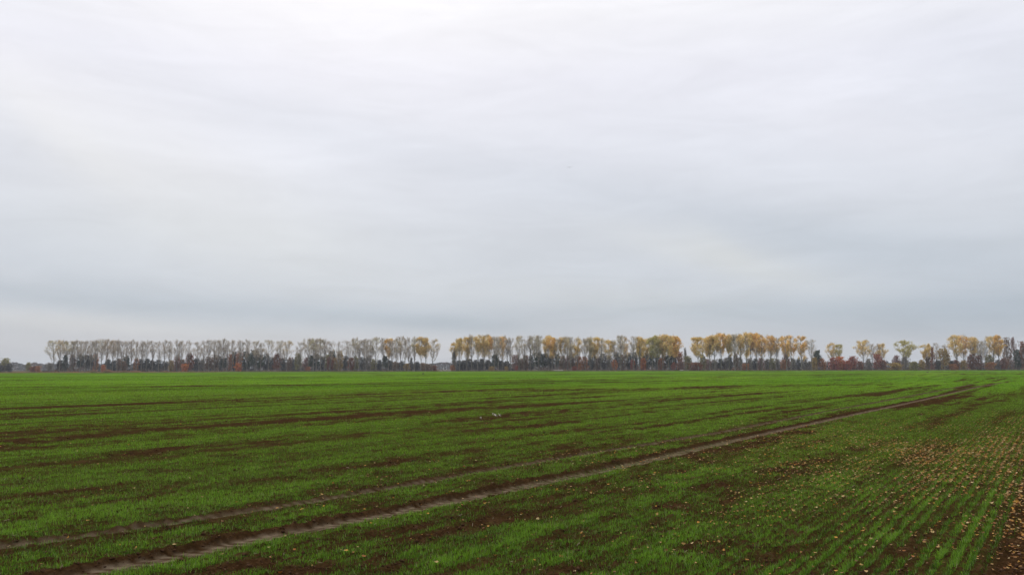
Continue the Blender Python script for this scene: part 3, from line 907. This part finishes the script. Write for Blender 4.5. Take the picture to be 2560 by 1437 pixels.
# ------------------------------------------------------------------ understorey trees and bushes
def crown_tree(kind, seed):
    """unit-height tree (height 1, crown half width 1 -> scaled): kinds broad, pine, bush, spruce, column"""
    r = np.random.default_rng(seed)
    wood, cr = Geo(), Geo()
    zt = np.linspace(0, 1, 6)
    wb = np.cumsum(r.normal(0, .02, (6, 2)), 0); wb[0] = 0
    top = {'broad': .85, 'pine': .93, 'bush': .6, 'spruce': .97, 'column': .9}[kind]
    tp = np.stack([wb[:, 0], wb[:, 1], zt * top], 1)
    wood.tube(tp, np.linspace(.030, .006, 6) * (1.2 if kind != 'bush' else .6), 6)
    c0 = {'broad': .18, 'pine': .30, 'bush': .04, 'spruce': .08, 'column': .10}[kind]
    nl = {'broad': 30, 'pine': 24, 'bush': 26, 'spruce': 34, 'column': 30}[kind]
    per = {'broad': 46, 'pine': 52, 'bush': 46, 'spruce': 34, 'column': 42}[kind]
    A_, B_ = [], []
    for i in range(nl):
        q = (i + r.random()) / nl
        z = c0 + (1 - c0) * q * .94
        if kind == 'spruce': env = (1 - q) * 1.0 + .05
        elif kind == 'pine': env = (math.sin(math.pi * min(1, q * .68 + .22))) ** .7
        elif kind == 'column': env = math.sin(math.pi * min(1, .18 + q * .8)) ** .7
        else: env = math.sin(math.pi * (.16 + .70 * q)) ** .6
        a_ = i * 2.399 + r.normal(0, .5)
        rr = env * r.uniform(.35, .86)
        c = np.array([math.cos(a_) * rr * .42, math.sin(a_) * rr * .42, z])   # xy unit scaled later to half width/height
        sp = {'broad': .11, 'pine': .10, 'bush': .13, 'spruce': .07, 'column': .09}[kind] * r.uniform(.6, 1.3)
        p0 = tp[min(5, int(max(0, z - .14) / top * 5))]
        wood.tube(np.stack([p0, (p0 + c) / 2 + [0, 0, .02], c]), [.010, .006, .003], 3)
        pts = c + r.normal(0, 1, (per, 3)) * [sp, sp, sp * (.45 if kind == 'pine' else .65)]
        pts[:, 2] = pts[:, 2].clip(.01, 1.0)
        kk = r.random(per) < (.9 if kind in ('pine', 'spruce') else .7 + .3 * r.random())
        cr.leaves(pts[kk], {'broad': .044, 'pine': .046, 'bush': .056, 'spruce': .036, 'column': .032}[kind], r, .2)
        m_ = 6
        A_.append(np.repeat(c[None], m_, 0)); B_.append(pts[:m_] + r.normal(0, .03, (m_, 3)) * [1, 1, .7])
    B_ = np.concatenate(B_); B_[:, 2] = B_[:, 2].clip(.01, 1.03)
    cr.spikes(np.concatenate(A_), B_, .0035)
    return wood.mesh(kind + '_wood', [mat_bark]), cr.mesh(kind + '_crown', [mat_twig, mat_needle if kind in ('pine', 'spruce') else mat_tleaf])


TPL = {k: [crown_tree(k, 900 + 17 * i + j) for j in range(nv_)] for i, (k, nv_) in enumerate((('broad', 6), ('pine', 4), ('bush', 4), ('spruce', 1), ('column', 2)))}
COL = {'dk': (.082, .078, .066), 'dg': (.070, .088, .058), 'sl': (.090, .095, .088), 'br': (.21, .135, .080), 'ru': (.23, .095, .05), 'or': (.36, .16, .06),
       'bo': (.50, .18, .045), 'rd': (.33, .11, .065), 'ol': (.24, .22, .08), 'oo': (.36, .25, .08), 'pk': (.28, .17, .14), 'gy': (.24, .22, .19)}
CN = {'dk': 'near-black', 'dg': 'dark green', 'sl': 'slate grey', 'br': 'dull brown', 'ru': 'rust red', 'or': 'orange-brown', 'bo': 'bright orange', 'rd': 'crimson', 'ol': 'olive', 'oo': 'ochre', 'pk': 'pinkish brown', 'gy': 'grey leafless'}
KN = {'b': ('broad', 'autumn_tree', 'tree'), 'p': ('pine', 'pine_tree', 'tree'), 'u': ('bush', 'bush', 'bush'), 's': ('spruce', 'cypress_tree', 'tree'), 'c': ('column', 'columnar_tree', 'tree')}
UND = [
    (12, 898, 11, 'b', 'ol', 640), (3, 915, 9, 'u', 'dk', 620), (22, 911, 9, 'u', 'dk', 625), (71, 908, 7, 'b', 'ol', 620), (83, 918, 9, 'u', 'ru', 610), (95, 917, 6, 'u', 'or', 605),
    (123, 909, 9, 'b', 'gy', 590), (163, 891, 8, 'b', 'dg', 606), (149, 903, 9, 'b', 'dk', 610), (180, 889, 8, 'b', 'br', 610), (200, 887, 11, 'p', 'dg', 612), (214, 890, 9, 'p', 'dk', 610), (225, 889, 8, 'p', 'dk', 606), (238, 888, 8, 'b', 'or', 609), (258, 914, 6, 'u', 'bo', 592), (268, 901, 9, 'b', 'sl', 612), (285, 903, 10, 'b', 'sl', 615),
    (298, 899, 9, 'b', 'br', 612), (315, 893, 10, 'p', 'dg', 613), (308, 905, 9, 'b', 'br', 604), (340, 898, 7, 'b', 'or', 607), (352, 900, 9, 'b', 'dk', 611), (366, 899, 9, 'b', 'sl', 613), (380, 903, 11, 'b', 'dk', 612), (395, 902, 10, 'b', 'sl', 610), (412, 905, 9, 'b', 'dk', 612), (427, 903, 8, 'b', 'oo', 606), (443, 894, 10, 'b', 'ru', 612), (456, 901, 9, 'b', 'br', 610),
    (473, 886, 11, 'b', 'ru', 603), (462, 912, 9, 'u', 'bo', 592), (489, 898, 11, 'b', 'sl', 612), (505, 900, 10, 'b', 'gy', 614), (522, 895, 10, 'b', 'br', 612), (538, 890, 10, 'b', 'br', 611), (551, 893, 9, 'b', 'sl', 613), (560, 897, 10, 'p', 'dg', 603), (575, 888, 8, 'b', 'or', 606), (585, 882, 10, 'b', 'sl', 614), (597, 884, 9, 'b', 'or', 607), (595, 910, 9, 'u', 'bo', 592), (612, 882, 10, 'b', 'dg', 610), (624, 886, 9, 'p', 'dg', 608),
    (636, 878, 14, 'p', 'dg', 600), (651, 890, 10, 'p', 'dg', 603), (666, 887, 10, 'b', 'sl', 612), (680, 895, 9, 'b', 'sl', 610), (692, 886, 11, 'b', 'ru', 602), (708, 897, 9, 'b', 'sl', 610), (724, 896, 9, 'b', 'br', 606), (735, 900, 8, 'b', 'sl', 608),
    (745, 886, 10, 'b', 'ol', 598), (765, 896, 10, 'b', 'pk', 604), (770, 919, 6, 'u', 'or', 583), (778, 890, 9, 'p', 'dg', 600), (791, 887, 10, 'p', 'dg', 602), (806, 893, 9, 'b', 'sl', 606), (818, 889, 8, 'b', 'ol', 602), (829, 880, 10, 'p', 'dg', 606), (825, 894, 9, 'b', 'ru', 596), (838, 897, 9, 'b', 'oo', 600), (850, 881, 9, 'b', 'oo', 602),
    (863, 892, 9, 'b', 'sl', 606), (877, 896, 10, 'b', 'ru', 594), (890, 893, 9, 'b', 'ol', 598), (905, 895, 9, 'b', 'sl', 598), (920, 891, 11, 'b', 'gy', 602), (934, 900, 9, 'b', 'ol', 595), (948, 902, 9, 'b', 'sl', 596), (962, 892, 9, 'p', 'dg', 590), (975, 903, 10, 'b', 'sl', 597), (990, 906, 9, 'b', 'br', 594), (1004, 905, 9, 'b', 'sl', 596), (1017, 911, 9, 'b', 'oo', 585), (1028, 896, 8, 's', 'dk', 590), (1042, 906, 9, 'b', 'sl', 594), (1058, 909, 9, 'b', 'br', 594), (1068, 912, 9, 'u', 'br', 585), (1085, 915, 8, 'u', 'ru', 585),
    (1131, 915, 6, 'u', 'or', 560), (1135, 880, 7, 'b', 'gy', 566), (1148, 904, 10, 'b', 'sl', 580), (1160, 903, 10, 'b', 'dk', 580), (1173, 899, 10, 'b', 'dk', 578), (1190, 902, 11, 'b', 'sl', 580), (1205, 899, 10, 'b', 'dk', 578), (1220, 902, 10, 'b', 'dk', 580), (1238, 887, 11, 'p', 'dg', 574), (1229, 918, 7, 'u', 'oo', 558), (1252, 903, 9, 'b', 'dk', 576), (1267, 905, 10, 'b', 'dk', 578), (1266, 918, 5, 'u', 'oo', 557),
    (1289, 890, 11, 'b', 'pk', 574), (1291, 917, 4, 'u', 'rd', 556), (1302, 899, 9, 'b', 'br', 572), (1314, 890, 10, 'b', 'br', 574), (1328, 890, 8, 'b', 'dk', 576), (1345, 884, 17, 'p', 'dg', 568), (1364, 886, 13, 'p', 'dk', 570), (1380, 891, 9, 'b', 'dk', 574),
    (1394, 887, 9, 'p', 'dg', 590), (1407, 892, 10, 'b', 'br', 576), (1420, 892, 9, 'b', 'pk', 576), (1432, 883, 11, 'b', 'br', 572), (1447, 893, 9, 'b', 'or', 574), (1462, 894, 10, 'b', 'or', 570), (1437, 918, 7, 'u', 'rd', 556), (1450, 913, 5, 'u', 'or', 558), (1478, 889, 11, 'b', 'sl', 576), (1492, 893, 10, 'b', 'br', 576),
    (1508, 887, 11, 'b', 'dk', 576), (1524, 890, 10, 'b', 'gy', 574), (1537, 901, 7, 'b', 'bo', 562), (1543, 884, 10, 'b', 'sl', 576), (1558, 889, 10, 'b', 'br', 574), (1572, 885, 10, 'b', 'sl', 576), (1582, 901, 6, 'b', 'rd', 562), (1588, 883, 9, 'b', 'dk', 572), (1608, 897, 9, 'b', 'bo', 560), (1604, 882, 11, 'p', 'dg', 574), (1617, 884, 10, 'b', 'sl', 574), (1630, 884, 10, 'p', 'dg', 570), (1644, 890, 9, 'b', 'sl', 572),
    (1652, 898, 8, 'b', 'or', 564), (1660, 888, 9, 'b', 'br', 572), (1675, 883, 11, 'p', 'dg', 570), (1688, 878, 9, 'p', 'dk', 572), (1700, 882, 9, 'b', 'or', 568), (1684, 908, 6, 'b', 'rd', 558), (1703, 904, 9, 'b', 'pk', 560),
    (1714, 872, 8, 's', 'gy', 580), (1722, 893, 11, 'b', 'ol', 570), (1740, 908, 18, 'u', 'ru', 556), (1757, 888, 9, 'b', 'ol', 570), (1770, 900, 10, 'b', 'pk', 574), (1786, 901, 10, 'b', 'gy', 574), (1802, 899, 10, 'b', 'sl', 574), (1816, 897, 9, 'b', 'gy', 574), (1826, 892, 8, 'b', 'sl', 570), (1840, 885, 7, 'b', 'br', 568), (1850, 896, 8, 'b', 'gy', 572), (1864, 911, 9, 'u', 'or', 556), (1875, 898, 9, 'b', 'gy', 572), (1888, 899, 9, 'b', 'sl', 572),
    (1903, 897, 9, 'b', 'pk', 568), (1917, 900, 9, 'b', 'gy', 570), (1931, 898, 9, 'b', 'ol', 570), (1944, 900, 9, 'b', 'gy', 572), (1959, 902, 8, 'b', 'or', 558), (1967, 884, 10, 'b', 'pk', 566), (1983, 898, 9, 'b', 'gy', 570), (1996, 899, 8, 'b', 'sl', 572), (2012, 897, 9, 'b', 'gy', 570), (2026, 905, 9, 'b', 'gy', 570),
    (2044, 878, 11, 'p', 'dg', 562), (2037, 896, 8, 'b', 'oo', 558), (2056, 898, 10, 'b', 'or', 560), (2086, 896, 13, 'u', 'rd', 562), (2101, 894, 12, 'u', 'bo', 566), (2118, 903, 13, 'u', 'rd', 560), (2133, 893, 13, 'b', 'rd', 566), (2151, 905, 9, 'b', 'ru', 560), (2172, 899, 8, 'b', 'gy', 568), (2195, 888, 12, 'b', 'rd', 562), (2209, 902, 8, 'b', 'ru', 560),
    (2242, 891, 10, 'b', 'pk', 575), (2239, 909, 16, 'u', 'oo', 556), (2263, 894, 10, 'b', 'gy', 572), (2286, 906, 13, 'u', 'ol', 556), (2307, 902, 9, 'b', 'oo', 558), (2322, 893, 8, 'b', 'br', 566), (2333, 870, 9, 's', 'ru', 558), (2361, 875, 14, 'b', 'oo', 560), (2346, 903, 8, 'b', 'dk', 556), (2378, 904, 9, 'b', 'dk', 560), (2391, 902, 9, 'b', 'ru', 558), (2385, 912, 9, 'u', 'or', 552),
    (2410, 903, 9, 'b', 'oo', 556), (2429, 888, 10, 'b', 'ru', 560), (2447, 892, 11, 'b', 'ru', 556), (2475, 890, 11, 'b', 'ol', 562), (2477, 908, 12, 'u', 'or', 552), (2497, 902, 9, 'b', 'gy', 558), (2512, 897, 11, 'b', 'ru', 554), (2520, 847, 14, 'c', 'br', 568), (2537, 845, 10, 'c', 'pk', 565), (2549, 878, 13, 'b', 'dg', 556), (2562, 857, 10, 'b', 'ru', 552),
]
ZONES = [(-99, 104, 'in the hazy gap left of the tree line'), (104, 481, 'under the leftmost long poplar row'), (481, 628, 'under the bare second group'), (628, 739, 'under the pale yellow poplar group'),
         (739, 857, 'under the mottled poplar group'), (857, 1110, 'under the row ending at the open gap'), (1110, 1285, 'under the row right of the open gap'), (1285, 1388, 'below the poplars round the broad evergreen'),
         (1388, 1512, 'below the group past the broad evergreen'), (1512, 1708, 'under the golden row before the sky notch'), (1708, 1950, 'under the tallest golden row'), (1950, 2072, 'under the golden group by the thin pine'),
         (2072, 2225, 'in the clump of red bushes'), (2225, 2300, 'round the lone broad poplar'), (2300, 2388, 'near the red cone-shaped tree'), (2388, 2700, 'at the right end of the tree line')]
from collections import defaultdict
byk = defaultdict(list)
for i, (px, yt, hw, k_, c_, D) in enumerate(UND):
    zn = next(z[2] for z in ZONES if z[0] <= px < z[1])
    byk[(zn, k_, c_)].append((px, i))
LAB = {}
for (zn, k_, c_), L_ in byk.items():
    L_.sort()
    nm = {'b': 'tree', 'p': 'pine', 'u': 'bush', 's': 'cone-shaped tree', 'c': 'tall columnar tree'}[k_]
    for j, (px, i) in enumerate(L_):
        LAB[i] = f'{CN[c_]} {nm} {zn}' if len(L_) == 1 else f'{CN[c_]} {nm} {zn}, {ORD[j]} such from the left'
cnt = defaultdict(int)
for i, (px, yt, hw, k_, c_, D) in enumerate(UND):
    kind, name, cat = KN[k_]
    tp_ = TPL[kind][cnt[kind] % len(TPL[kind])]
    cnt[kind] += 1
    Hh = height_for(px, yt - 2.5, D)
    wx = hw * D / F / .46
    x, y = at(px, D)
    root = bpy.data.objects.new(name, None)
    C.objects.link(root)
    root.location = (x, y, -.05)
    root.rotation_euler = (0, 0, random.Random(i).uniform(0, 6.28))
    grp = {'b': 'autumn trees below the poplars', 'p': 'dark pines below the poplars', 'u': 'bushes at the foot of the tree line', 's': 'cone-shaped trees of the tree line', 'c': 'columnar trees at the right end'}[k_]
    tag(root, LAB[i], cat, grp)
    for nm_, me_ in (('trunk', tp_[0]), ('crown', tp_[1])):
        o_ = obj(nm_, me_, root)
        o_.scale = (wx, wx, Hh)
        if nm_ == 'crown': o_.color = (*COL[c_], 1)

# ------------------------------------------------------------------ undergrowth belt and the far woods (masses nobody could count)
mat_belt, nb = new_mat('belt_foliage')
tint = nb.attr('tint').outputs['Fac']; hue = nb.attr('hue').outputs['Fac']
c1 = nb.ramp(hue, [(0, (.020, .028, .022)), (.35, (.042, .040, .036)), (.6, (.085, .065, .048)), (.8, (.14, .085, .05)), (1, (.20, .09, .04))])
finish(nb, leafy(nb, nb.mix(tint, c1, (.05, .052, .045, 1)), .25, .8, .1))


def belt(name, n, x0, x1, dfun, hfun, size, seed, skip=()):
    r = np.random.default_rng(seed)
    px = r.uniform(x0, x1, n)
    for a_, b_ in skip: px = px[(px < a_) | (px > b_)]
    n = len(px)
    D = dfun(px, r)
    x, y = (px - 1280) / F * D / 1.0, D
    hmax = hfun(px, D)
    z = r.random(n) ** .8 * hmax
    g = Geo()
    c = np.stack([x, y, z], 1)
    g.leaves(c, size, r, .2)
    lump = vnoise(x * .12, y * .05, seed + 3)
    tn_ = np.repeat(r.random(n) * .4, 4)
    hu = np.repeat(np.clip(lump * 1.15 - .1 + r.normal(0, .08, n), 0, 1), 4)
    g.t, g.h = [tn_], [hu]
    return g.mesh(name, [mat_belt])


def lumpy(px, s, seed): return vnoise(px / s, px * 0 + 3.3, seed)


me = belt('undergrowth', 60000, 112, 2600, lambda p, r: np.interp(p, [100, 600, 1100, 2560], [618, 616, 598, 582]) + r.uniform(0, 20, len(p)),
          lambda p, D: np.interp(p, [112, 150, 1040, 1095, 1120, 1150, 1700, 1760, 2060, 2075, 2230, 2600], [1, 3.5, 3.5, 2, 0.6, 4, 4.5, 3.5, 3, 2, 2, 5]) * (.3 + 1.6 * lumpy(p, 9, 5) * (.4 + lumpy(p, 31, 6))), .30, 61,
          skip=((1092, 1128),))
tag(obj('undergrowth', me), 'dim grey-brown tangle of undergrowth filling the foot of the tree line', 'undergrowth', kind='stuff')
me = belt('distant_woods', 170000, -300, 2900, lambda p, r: 1300 + r.uniform(0, 160, len(p)) + 60 * lumpy(p, 200, 9),
          lambda p, D: np.interp(p, [-300, 40, 110, 1100, 1700, 2050, 2900], [9.5, 11, 11, 10, 10, 10, 9]) * (.72 + .42 * lumpy(p, 13, 15) + .2 * lumpy(p, 4, 19)) + 1.0, .8, 71)
tag(obj('distant_woods', me), 'blue-grey hazy woods on the horizon behind the tree line', 'woods', kind='stuff')

# dry reddish grass bank at the left end of the field, thin dry fringe elsewhere
def reeds(n, px, D, h, seed):
    r = np.random.default_rng(seed)
    x = (px - 1280) / F * D
    A_ = np.stack([x, D, np.full(n, -.02)], 1)
    B_ = A_ + np.stack([r.normal(0, .25, n) * h, r.normal(0, .25, n) * h, h], 1)
    return A_, B_


r = np.random.default_rng(5)
g = Geo()
px = r.uniform(-120, 560, 26000)
px = px[r.random(len(px)) < np.interp(px, [-120, 430, 560], [1, 1, .1])]
D = 438 + r.uniform(0, 9, len(px)) + sstep(px, 250, 560) * 60
h = (.35 + 1.5 * np.clip(lumpy(px, 16, 33) - .35, 0, 1) * np.interp(px, [0, 180, 210, 400, 460], [.5, .6, 2.0, 1.8, .6])) * r.uniform(.5, 1.1, len(px))
A_, B_ = reeds(len(px), px, D, h, 6)
g.spikes(A_, B_, .07)
mat_dry, nb = new_mat('dry_grass')
ps = nb.n('ShaderNodeNewGeometry').outputs['Position']
finish(nb, leafy(nb, nb.ramp(nb.noise(ps, .12, 4, .6), [(.3, (.13, .10, .05)), (.5, (.22, .13, .07)), (.7, (.26, .12, .06))]), .25, .8, .1))
tag(obj('dry_grass', g.mesh('dry_grass', [mat_dry])), 'reddish brown dry grass tussocks on the low bank at the field left end', 'dry grass', kind='stuff')
g = Geo()
px = r.uniform(440, 2650, 30000)
px = px[(px < 1095) | (px > 1128)]
D = np.interp(px, [440, 1100, 2650], [540, 545, 556]) + r.uniform(0, 7, len(px))
h = r.uniform(.25, .8, len(px)) * (.4 + lumpy(px, 9, 44))
A_, B_ = reeds(len(px), px, D, h, 8)
g.spikes(A_, B_, .10)
mat_fr, nb = new_mat('fringe_grass')
ps = nb.n('ShaderNodeNewGeometry').outputs['Position']
finish(nb, leafy(nb, nb.ramp(nb.noise(ps, .08, 4, .6), [(.3, (.08, .08, .03)), (.55, (.12, .09, .045)), (.7, (.17, .10, .055))]), .25, .8, .1))
tag(obj('fringe_grass', g.mesh('fringe_grass', [mat_fr])), 'thin withered grass fringe between the wheat and the trees', 'grass', kind='stuff')

# ------------------------------------------------------------------ small things
def flat_mat(name, c0, c1, sc=6.0, rough=.8):
    mt, nb = new_mat(name)
    ps = nb.n('ShaderNodeNewGeometry').outputs['Position']
    finish(nb, principled(nb, nb.ramp(nb.noise(ps, sc, 4, .6), [(.3, c0), (.7, c1)]), rough, .2))
    return mt


m_pale = flat_mat('pale_scrap', (.36, .32, .27), (.55, .51, .46), 20)
m_mound = flat_mat('mound_soil', (.03, .03, .012), (.06, .05, .025), 5)
m_bale = flat_mat('bale_straw', (.24, .22, .19), (.34, .31, .27), 3)
m_end = flat_mat('bale_end', (.40, .20, .12), (.50, .27, .16), 3)
m_bird = flat_mat('plumage', (.72, .72, .74), (.82, .82, .84), 8)


def scrap(px, py, L_, W_, seed, ang, lift, label):
    x, y = gp(px, py)
    r = np.random.default_rng(seed)
    nx, ny = 11, 5
    s_, q_ = np.meshgrid(np.linspace(-1, 1, nx), np.linspace(-1, 1, ny), indexing='ij')
    wd = np.sqrt(np.clip(1 - s_ ** 2 * .9, 0, 1)) * W_
    P = np.stack([s_ * L_, q_ * wd, .03 + lift * (s_ * -1 * .5 + .5) + .03 * np.sin(s_ * 5 + q_ * 2) + .02 * r.random(s_.shape)], 2)
    ca, sa = math.cos(ang), math.sin(ang)
    P = np.stack([P[:, :, 0] * ca - P[:, :, 1] * sa, P[:, :, 0] * sa + P[:, :, 1] * ca, P[:, :, 2]], 2).reshape(-1, 3)
    P2 = P - [0, 0, .004]
    i = (np.arange(nx - 1)[:, None] * ny + np.arange(ny - 1)[None]).ravel()
    qd = np.stack([i, i + ny, i + ny + 1, i + 1], 1)
    N = nx * ny
    o_ = obj('paper_scrap', mesh_np('paper_scrap', np.concatenate([P, P2]), [qd, (qd + N)[:, ::-1]], [m_pale]))
    o_.location = (x, y, float(relief(*[np.array([c_]) for c_ in to_uv(x, y)])[0]))
    tag(o_, label, 'scrap', 'pale scraps in the middle of the field')


scrap(1237, 1043, .085, .035, 3, .25, .07, 'long curled whitish scrap lying on brown soil mid field')
scrap(1249, 1042, .05, .035, 4, -.5, .07, 'short whitish scrap just beside the long curled one')
scrap(1202, 1049, .03, .02, 5, .1, .01, 'tiny flat pale scrap left of the two bigger ones')


def lump(name, px, py, w_, h_, seed, mat, label, cat, group=None):
    x, y = gp(px, py)
    r = np.random.default_rng(seed)
    a_ = np.linspace(0, 2 * np.pi, 14, endpoint=False)
    rows = []
    for q in np.linspace(0, 1, 6):
        rad = w_ * math.cos(q * math.pi / 2) ** .8 * (1 + .15 * r.normal(0, 1, 14)) + .005
        rows.append(np.stack([np.cos(a_) * rad, np.sin(a_) * rad, np.full(14, math.sin(q * math.pi / 2) * h_) + .02 * r.normal(0, 1, 14) * (q > 0)], 1))
    P = np.concatenate(rows)
    i = (np.arange(5)[:, None] * 14 + np.arange(14)[None]).ravel()
    j = (np.arange(5)[:, None] * 14 + (np.arange(14)[None] + 1) % 14).ravel()
    o_ = obj(name, mesh_np(name, P, [np.stack([i, j, j + 14, i + 14], 1)], [mat], smooth=True))
    o_.location = (x, y, -.03)
    tag(o_, label, cat, group)


lump('soil_mound', 1058, 935, .28, .40, 1, m_mound, 'small dark mound on the far green field below the golden poplar', 'mound', 'small mounds in the far field')
lump('soil_mound', 2319, 931, .45, .30, 2, m_mound, 'small dark mound on the far field below the red cone-shaped tree', 'mound', 'small mounds in the far field')


def round_bale(px, D, L_, R_, label, ang=0.0, end=False):
    x, y = at(px, D)
    k = 18
    a_ = np.arange(k) / k * 2 * np.pi
    prof = [(-.5, .0), (-.5, .93), (-.47, 1.0), (0, 1.03), (.47, 1.0), (.5, .93), (.5, .0)]
    P = np.concatenate([np.stack([np.full(k, s_ * L_), np.cos(a_) * R_ * q, np.sin(a_) * R_ * q], 1) for s_, q in prof])
    i = (np.arange(6)[:, None] * k + np.arange(k)[None]).ravel()
    j = (np.arange(6)[:, None] * k + (np.arange(k)[None] + 1) % k).ravel()
    mi = np.repeat([1 if end else 0, 0, 0, 0, 0, 1 if end else 0], k)
    o_ = obj('straw_bale', mesh_np('straw_bale', P, [np.stack([i, j, j + k, i + k], 1)], [m_bale, m_end], mi))
    o_.location = (x, y, R_ * .97)
    o_.rotation_euler = (0, 0, ang)
    tag(o_, label, 'bale', 'pale bales at the wood edge')


for j, px in enumerate((1387, 1393, 1399)):
    round_bale(px, 549, 1.6, .45, 'pale bale right of the broad evergreen, %s of the low line of four' % ORD[j])
round_bale(1405, 549, 1.5, .5, 'orange-ended bale closing the low line of four right of the broad evergreen', 0, True)
round_bale(1703.5, 549, 2.0, .45, 'single pale bale lying under the sky notch beside the brown domed bush')
for j, px in enumerate((1102, 1112, 1124)):
    round_bale(px, 553, 2.2, .35 + .1 * (j == 1), 'low whitish bale in the open gap, %s of three from the left' % ORD[j])


# far bird gliding in the sky
def bird(px, py, D, span):
    x_, y_ = (px - 1280) / F, (718.5 - py) / F
    f_, z_ = _cp - y_ * _sp, y_ * _cp + _sp
    loc = Vector((x_ / f_ * D, D, CAM_H + z_ / f_ * D))
    root = bpy.data.objects.new('bird', None)
    C.objects.link(root)
    root.location = loc
    root.rotation_euler = (0, math.radians(-14), math.radians(8))
    g = Geo()
    s_ = np.linspace(-.28, .28, 9)
    g.tube(np.stack([0 * s_, s_ * span, 0 * s_ + .01], 1), np.array([.004, .02, .035, .042, .042, .038, .03, .018, .004]) * span, 8)
    body = obj('body', g.mesh('bird_body', [m_bird]), root)
    for sd in (-1, 1):
        q = np.linspace(0, 1, 7)
        xs = sd * q * span * .5
        zs = np.sin(q * 2.2) * .07 * span
        c = .13 * span * (1 - q * .75)
        yb = -q ** 1.5 * .10 * span
        top_ = [np.stack([xs, yb + c * k_, zs + t_], 1) for k_, t_ in ((-.55, 0), (.1, .012 * span), (.5, 0), (.1, -.008 * span))]
        P = np.concatenate(top_)
        i = (np.arange(4)[:, None] * 7 + np.arange(6)[None]).ravel()
        j = (((np.arange(4)[:, None] + 1) % 4) * 7 + np.arange(6)[None]).ravel()
        gg = Geo(); gg.add(P, np.stack([i, j, j + 1, i + 1], 1))
        obj('wing', gg.mesh('bird_wing', [m_bird]), root)
    tag(root, 'small faint grey bird gliding high in the overcast sky', 'bird')


bird(1425, 419, 108, .88)

# ------------------------------------------------------------------ haze: the air over the field
hz = bpy.data.meshes.new('haze')
S_ = 5200
vs = [(sx * S_, sy * S_, z) for z in (-1.2, 34) for sx, sy in ((-1, -1), (1, -1), (1, 1), (-1, 1))]
hz.from_pydata(vs, [], [(3, 2, 1, 0), (4, 5, 6, 7), (0, 1, 5, 4), (1, 2, 6, 5), (2, 3, 7, 6), (3, 0, 4, 7)])
mt = bpy.data.materials.new('haze')
mt.use_nodes = True
mt.node_tree.nodes.clear()
nb = NB(mt.node_tree)
pv = nb.n('ShaderNodeVolumePrincipled')
pv.inputs['Color'].default_value = (.80, .86, .95, 1)
pv.inputs['Density'].default_value = .00015
mo = nb.n('ShaderNodeOutputMaterial')
mt.node_tree.links.new(pv.outputs[0], mo.inputs['Volume'])
hz.materials.append(mt)
haze = bpy.data.objects.new('haze', hz)
C.objects.link(haze)
tag(haze, 'thin pale autumn haze lying over the whole field', 'haze', kind='stuff')
